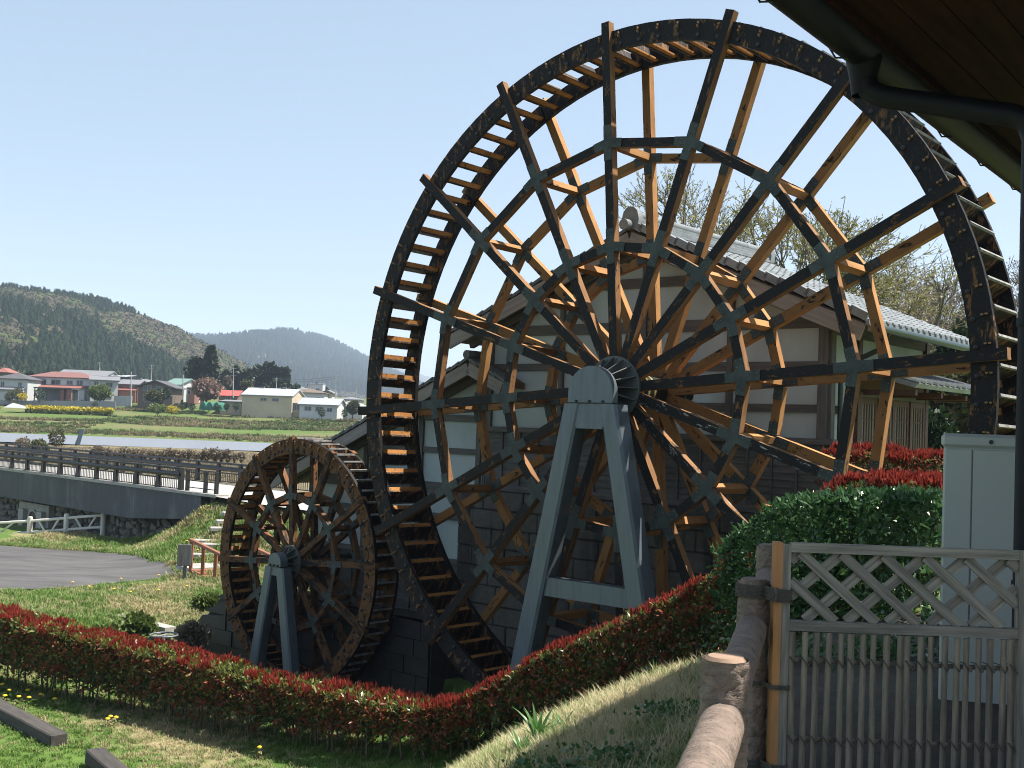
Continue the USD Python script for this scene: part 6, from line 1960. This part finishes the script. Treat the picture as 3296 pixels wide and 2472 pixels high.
inpit = lambda u, D: (u > PIT[0] - .4) & (u < PIT[1] + .1) & (D > PIT[2] - .45)
view = lambda x, y: (x / y > -.47) & (x / y < .47)
P = scatter(26000, -12, 1.2, 11.8, 22.5, lambda x, y, u, D: view(x, y) & (D < -2.6) & ~inpit(u, D), 61)
grass('lawn_grass', 'short lawn in front of the long hedge', P, M['grass_a'], .065, .8, 16, .004, .06, 62)
P = scatter(30000, -1.8, 2.2, 3.2, 11.5, lambda x, y, u, D: (x < .30 + .29 * (y - 3.0) - .12), 63)
grass('slope_grass', 'long dry grass on the slope beside the log fence', P, M['grass_b'], .12, .9, 13, .0026, .045, 64)
P = scatter(34000, -24, -5, 20.5, 40, lambda x, y, u, D: view(x, y) & ~in_poly(x, y, ASPH) & ~((u > -13.5) & (D > -1.6) & (D < 3)) & (u < -9.3) & (D > -4.2) & ((u < -10.6) | (D > 3)), 65)
grass('rough_grass', 'rough mixed grass between the hedge and the asphalt', P, M['grass_c'], .15, .8, 14, .007, .10, 66)
P = scatter(22000, -22, -3, 37, 56, lambda x, y, u, D: view(x, y) & ~in_poly(x, y, ASPH) & (((x + 28.7) * .695 * 1.0 + (y - 64.2) * .719) < -.35), 67)
grass('bank_grass', 'green grass bank rising to the bridge end', P, M['grass_c'], .2, .8, 14, .012, .15, 68)

# dandelions
dsrc = None
dr = np.random.default_rng(70)
DAND = [(5, 1487), (20, 1500), (40, 1515), (60, 1500), (62, 1517), (88, 1510), (118, 1520), (120, 1500), (10, 1513), (238, 1560), (250, 1562), (232, 1565), (232, 1664), (790, 1590), (800, 1612), (700, 1618), (818, 1620), (560, 1632)]
for k, (px, py) in enumerate(DAND):
    b = atp = at(px, py, 1.0)
    d = (atp - EYE)
    tt = (-3.15 - EYE[2]) / d[2]
    b = EYE + d * tt
    m = T(b[0], b[1], gz(b[0], b[1]) + .02) @ RZ(k * 1.3) @ SC(1.3, 1.3, 1.3)
    if dsrc is None:
        dsrc = thing('dandelion', 'yellow dandelion in flower in the lawn', 'dandelion', m, 'dandelions in the lawn')
        part(dsrc, 'flower_head', lathe([(0, .085), (.02, .082), (.03, .088), (.026, .098), (.012, .105), (0, .106)], 10), M['yellow'])
        part(dsrc, 'stalk', tube([(0, 0, 0), (.004, .002, .085)], .0035, 5), M['grass_a'])
        part(dsrc, 'leaves', tuft(8, .09, 1.3, np.random.default_rng(3), .012, .015), M['grass_a'])
    else:
        copy_of(dsrc, m)
fs = None
for k in range(46):
    px, py, Y = [(dr.uniform(520, 640), dr.uniform(1082, 1130), 43), (dr.uniform(400, 640), dr.uniform(1150, 1225), 38), (dr.uniform(130, 420), dr.uniform(1235, 1300), 30), (dr.uniform(400, 470), dr.uniform(1085, 1120), 46)][k % 4]
    v_ = at(px, py, 1.0) - EYE
    # walk along the line of sight to the ground
    ts = np.linspace(22, 52, 121)
    q = EYE + v_ * ts[:, None]
    g_ = ground_z(q[:, 0], q[:, 1], False)
    i = np.argmax(q[:, 2] < g_ + .1)
    if q[i, 2] >= g_[i] + .1 or in_poly(q[i:i + 1, 0], q[i:i + 1, 1], ASPH)[0]:
        continue
    m = T(q[i, 0], q[i, 1], g_[i] + .08) @ RZ(k) @ SC(1.5, 1.5, 1.3)
    if fs is None:
        fs = thing('yellow_flower', 'small yellow wild flower on the grass bank', 'flower', m, 'yellow flowers on the grass banks')
        part(fs, 'flower_head', lathe([(0, .085), (.02, .082), (.03, .09), (.02, .10), (0, .104)], 8), M['yellow'])
        part(fs, 'stalk', tube([(0, 0, -.05), (.004, .002, .085)], .004, 4), M['grass_c'])
    else:
        copy_of(fs, m)


# broad leafed lily plants on the slope
def lily(label, base, seed, n, h):
    rng = np.random.default_rng(seed)
    t = thing('lily_plant', label, 'plant', T(*base))
    for k in range(n):
        a = k * 2.4 + rng.uniform(-.3, .3)
        L = h * rng.uniform(.7, 1.1)
        out = V(math.cos(a), math.sin(a), 0)
        s = V(-math.sin(a), math.cos(a), 0)
        lean = rng.uniform(.25, .9)
        q = np.linspace(0, 1, 7)
        c = [out * L * lean * (x ** 1.6) + V(0, 0, L * (x - lean * .45 * x ** 2.4)) for x in q]
        w = [.016 * math.sin(math.pi * (.12 + .88 * x) ** .8) + .001 for x in q]
        v = np.array([p for cc, ww in zip(c, w) for p in (cc - s * ww, cc + V(0, 0, -ww * .4), cc + s * ww)])
        i = np.arange(6)[:, None] * 3
        f = np.vstack([i + [0, 1, 4, 3], i + [1, 2, 5, 4]])
        part(t, 'leaf', (v, f), M['lily_leaf'], smooth=True)
    return t


for k, (px, py, Y, n, h, lab) in enumerate([(1162, 1583, 7.9, 16, .34, 'taller broad leafed green lily plant at the edge of the slope'), (1128, 1625, 7.6, 13, .26, 'lower broad leafed lily plant, nearest the picture bottom'), (1215, 1575, 8.0, 8, .22, 'small lily shoot right of the taller lily plant')]):
    b = at(px, py, Y); b[2] = max(gz(b[0], b[1]) - .02, b[2] - .35)
    lily(lab, b, 80 + k, n, h)
# weeds in the shaded part of the slope
for k, (px, py, Y, w) in enumerate([(1400, 1590, 6.2, .5), (1245, 1640, 6.4, .5), (1340, 1650, 5.6, .45), (1490, 1520, 7.0, .35)]):
    b = at(px, py, Y); z = gz(b[0], b[1])
    rng = np.random.default_rng(90 + k)
    P = np.c_[rng.normal(0, w * .4, 500), rng.normal(0, w * .28, 500), rng.uniform(0, .07, 500)]
    t = thing('weed_patch', ['patch of dark green clover in the middle of the shaded slope', 'clover patch at the shadow edge low on the slope', 'clover patch at the bottom of the picture on the slope', 'small clover patch left of the near log post'][k], 'weeds', T(b[0], b[1], z + .01))
    part(t, 'leaves', leafmesh(P, .035, rng, .3, .8), M['green_leaf'], kind='stuff')
# weeds and litter under the hedge behind the gate
rng = np.random.default_rng(97)
for k in range(7):
    x, y = 2.0 + .42 * k + rng.uniform(-.2, .2), 8.2 + rng.uniform(-.9, 1.4)
    P = np.c_[rng.normal(0, .2, 160), rng.normal(0, .2, 160), rng.uniform(0, .14, 160)]
    t = thing('weed_patch', 'low dark weeds on the shaded soil behind the bamboo slats of the gate', 'weeds', T(x, y, gz(x, y) + .03), 'weeds behind the gate')
    part(t, 'leaves', leafmesh(P, .07, rng, .4, .6), M['green_leaf'], kind='stuff')
# tussocks over the far fields
rng = np.random.default_rng(98)
n = 15000
y = rng.uniform(186, 268, n); x = (rng.uniform(-20, 800, n) * 1.49 - 1648) / F * y
keep = fnoise(np.c_[x * .3, y, 0 * x], .12, 3.3) > .47
x, y = x[keep], y[keep]
P = np.c_[x, y, ground_z(x, y, False) - .05]
grass('field_grass', 'rough tussocks on the fields before the village', P, blade_mat('field_blades', (.075, .125, .03), (.05, .09, .022), (.23, .19, .105), .42, .06), .55, .8, 12, .05, .5, 99)
n = 9000
y = rng.uniform(66, 128, n); x = (rng.uniform(-20, 620, n) * 1.49 - 1648) / F * y
u_ = (x + 28.7) * .719 + (y - 64.2) * -.695
P = np.c_[x, y, ground_z(x, y, False) - .05]
dist = (x + 28.7) * .695 + (y - 64.2) * .719
P = P[dist > 5.6]
grass('bank_tussocks', 'dry grass on the bank beyond the bridge', P, blade_mat('dry_bank_blades', (.12, .145, .05), (.09, .11, .04), (.30, .25, .16), .95, .2), .32, .8, 14, .022, .3, 100)
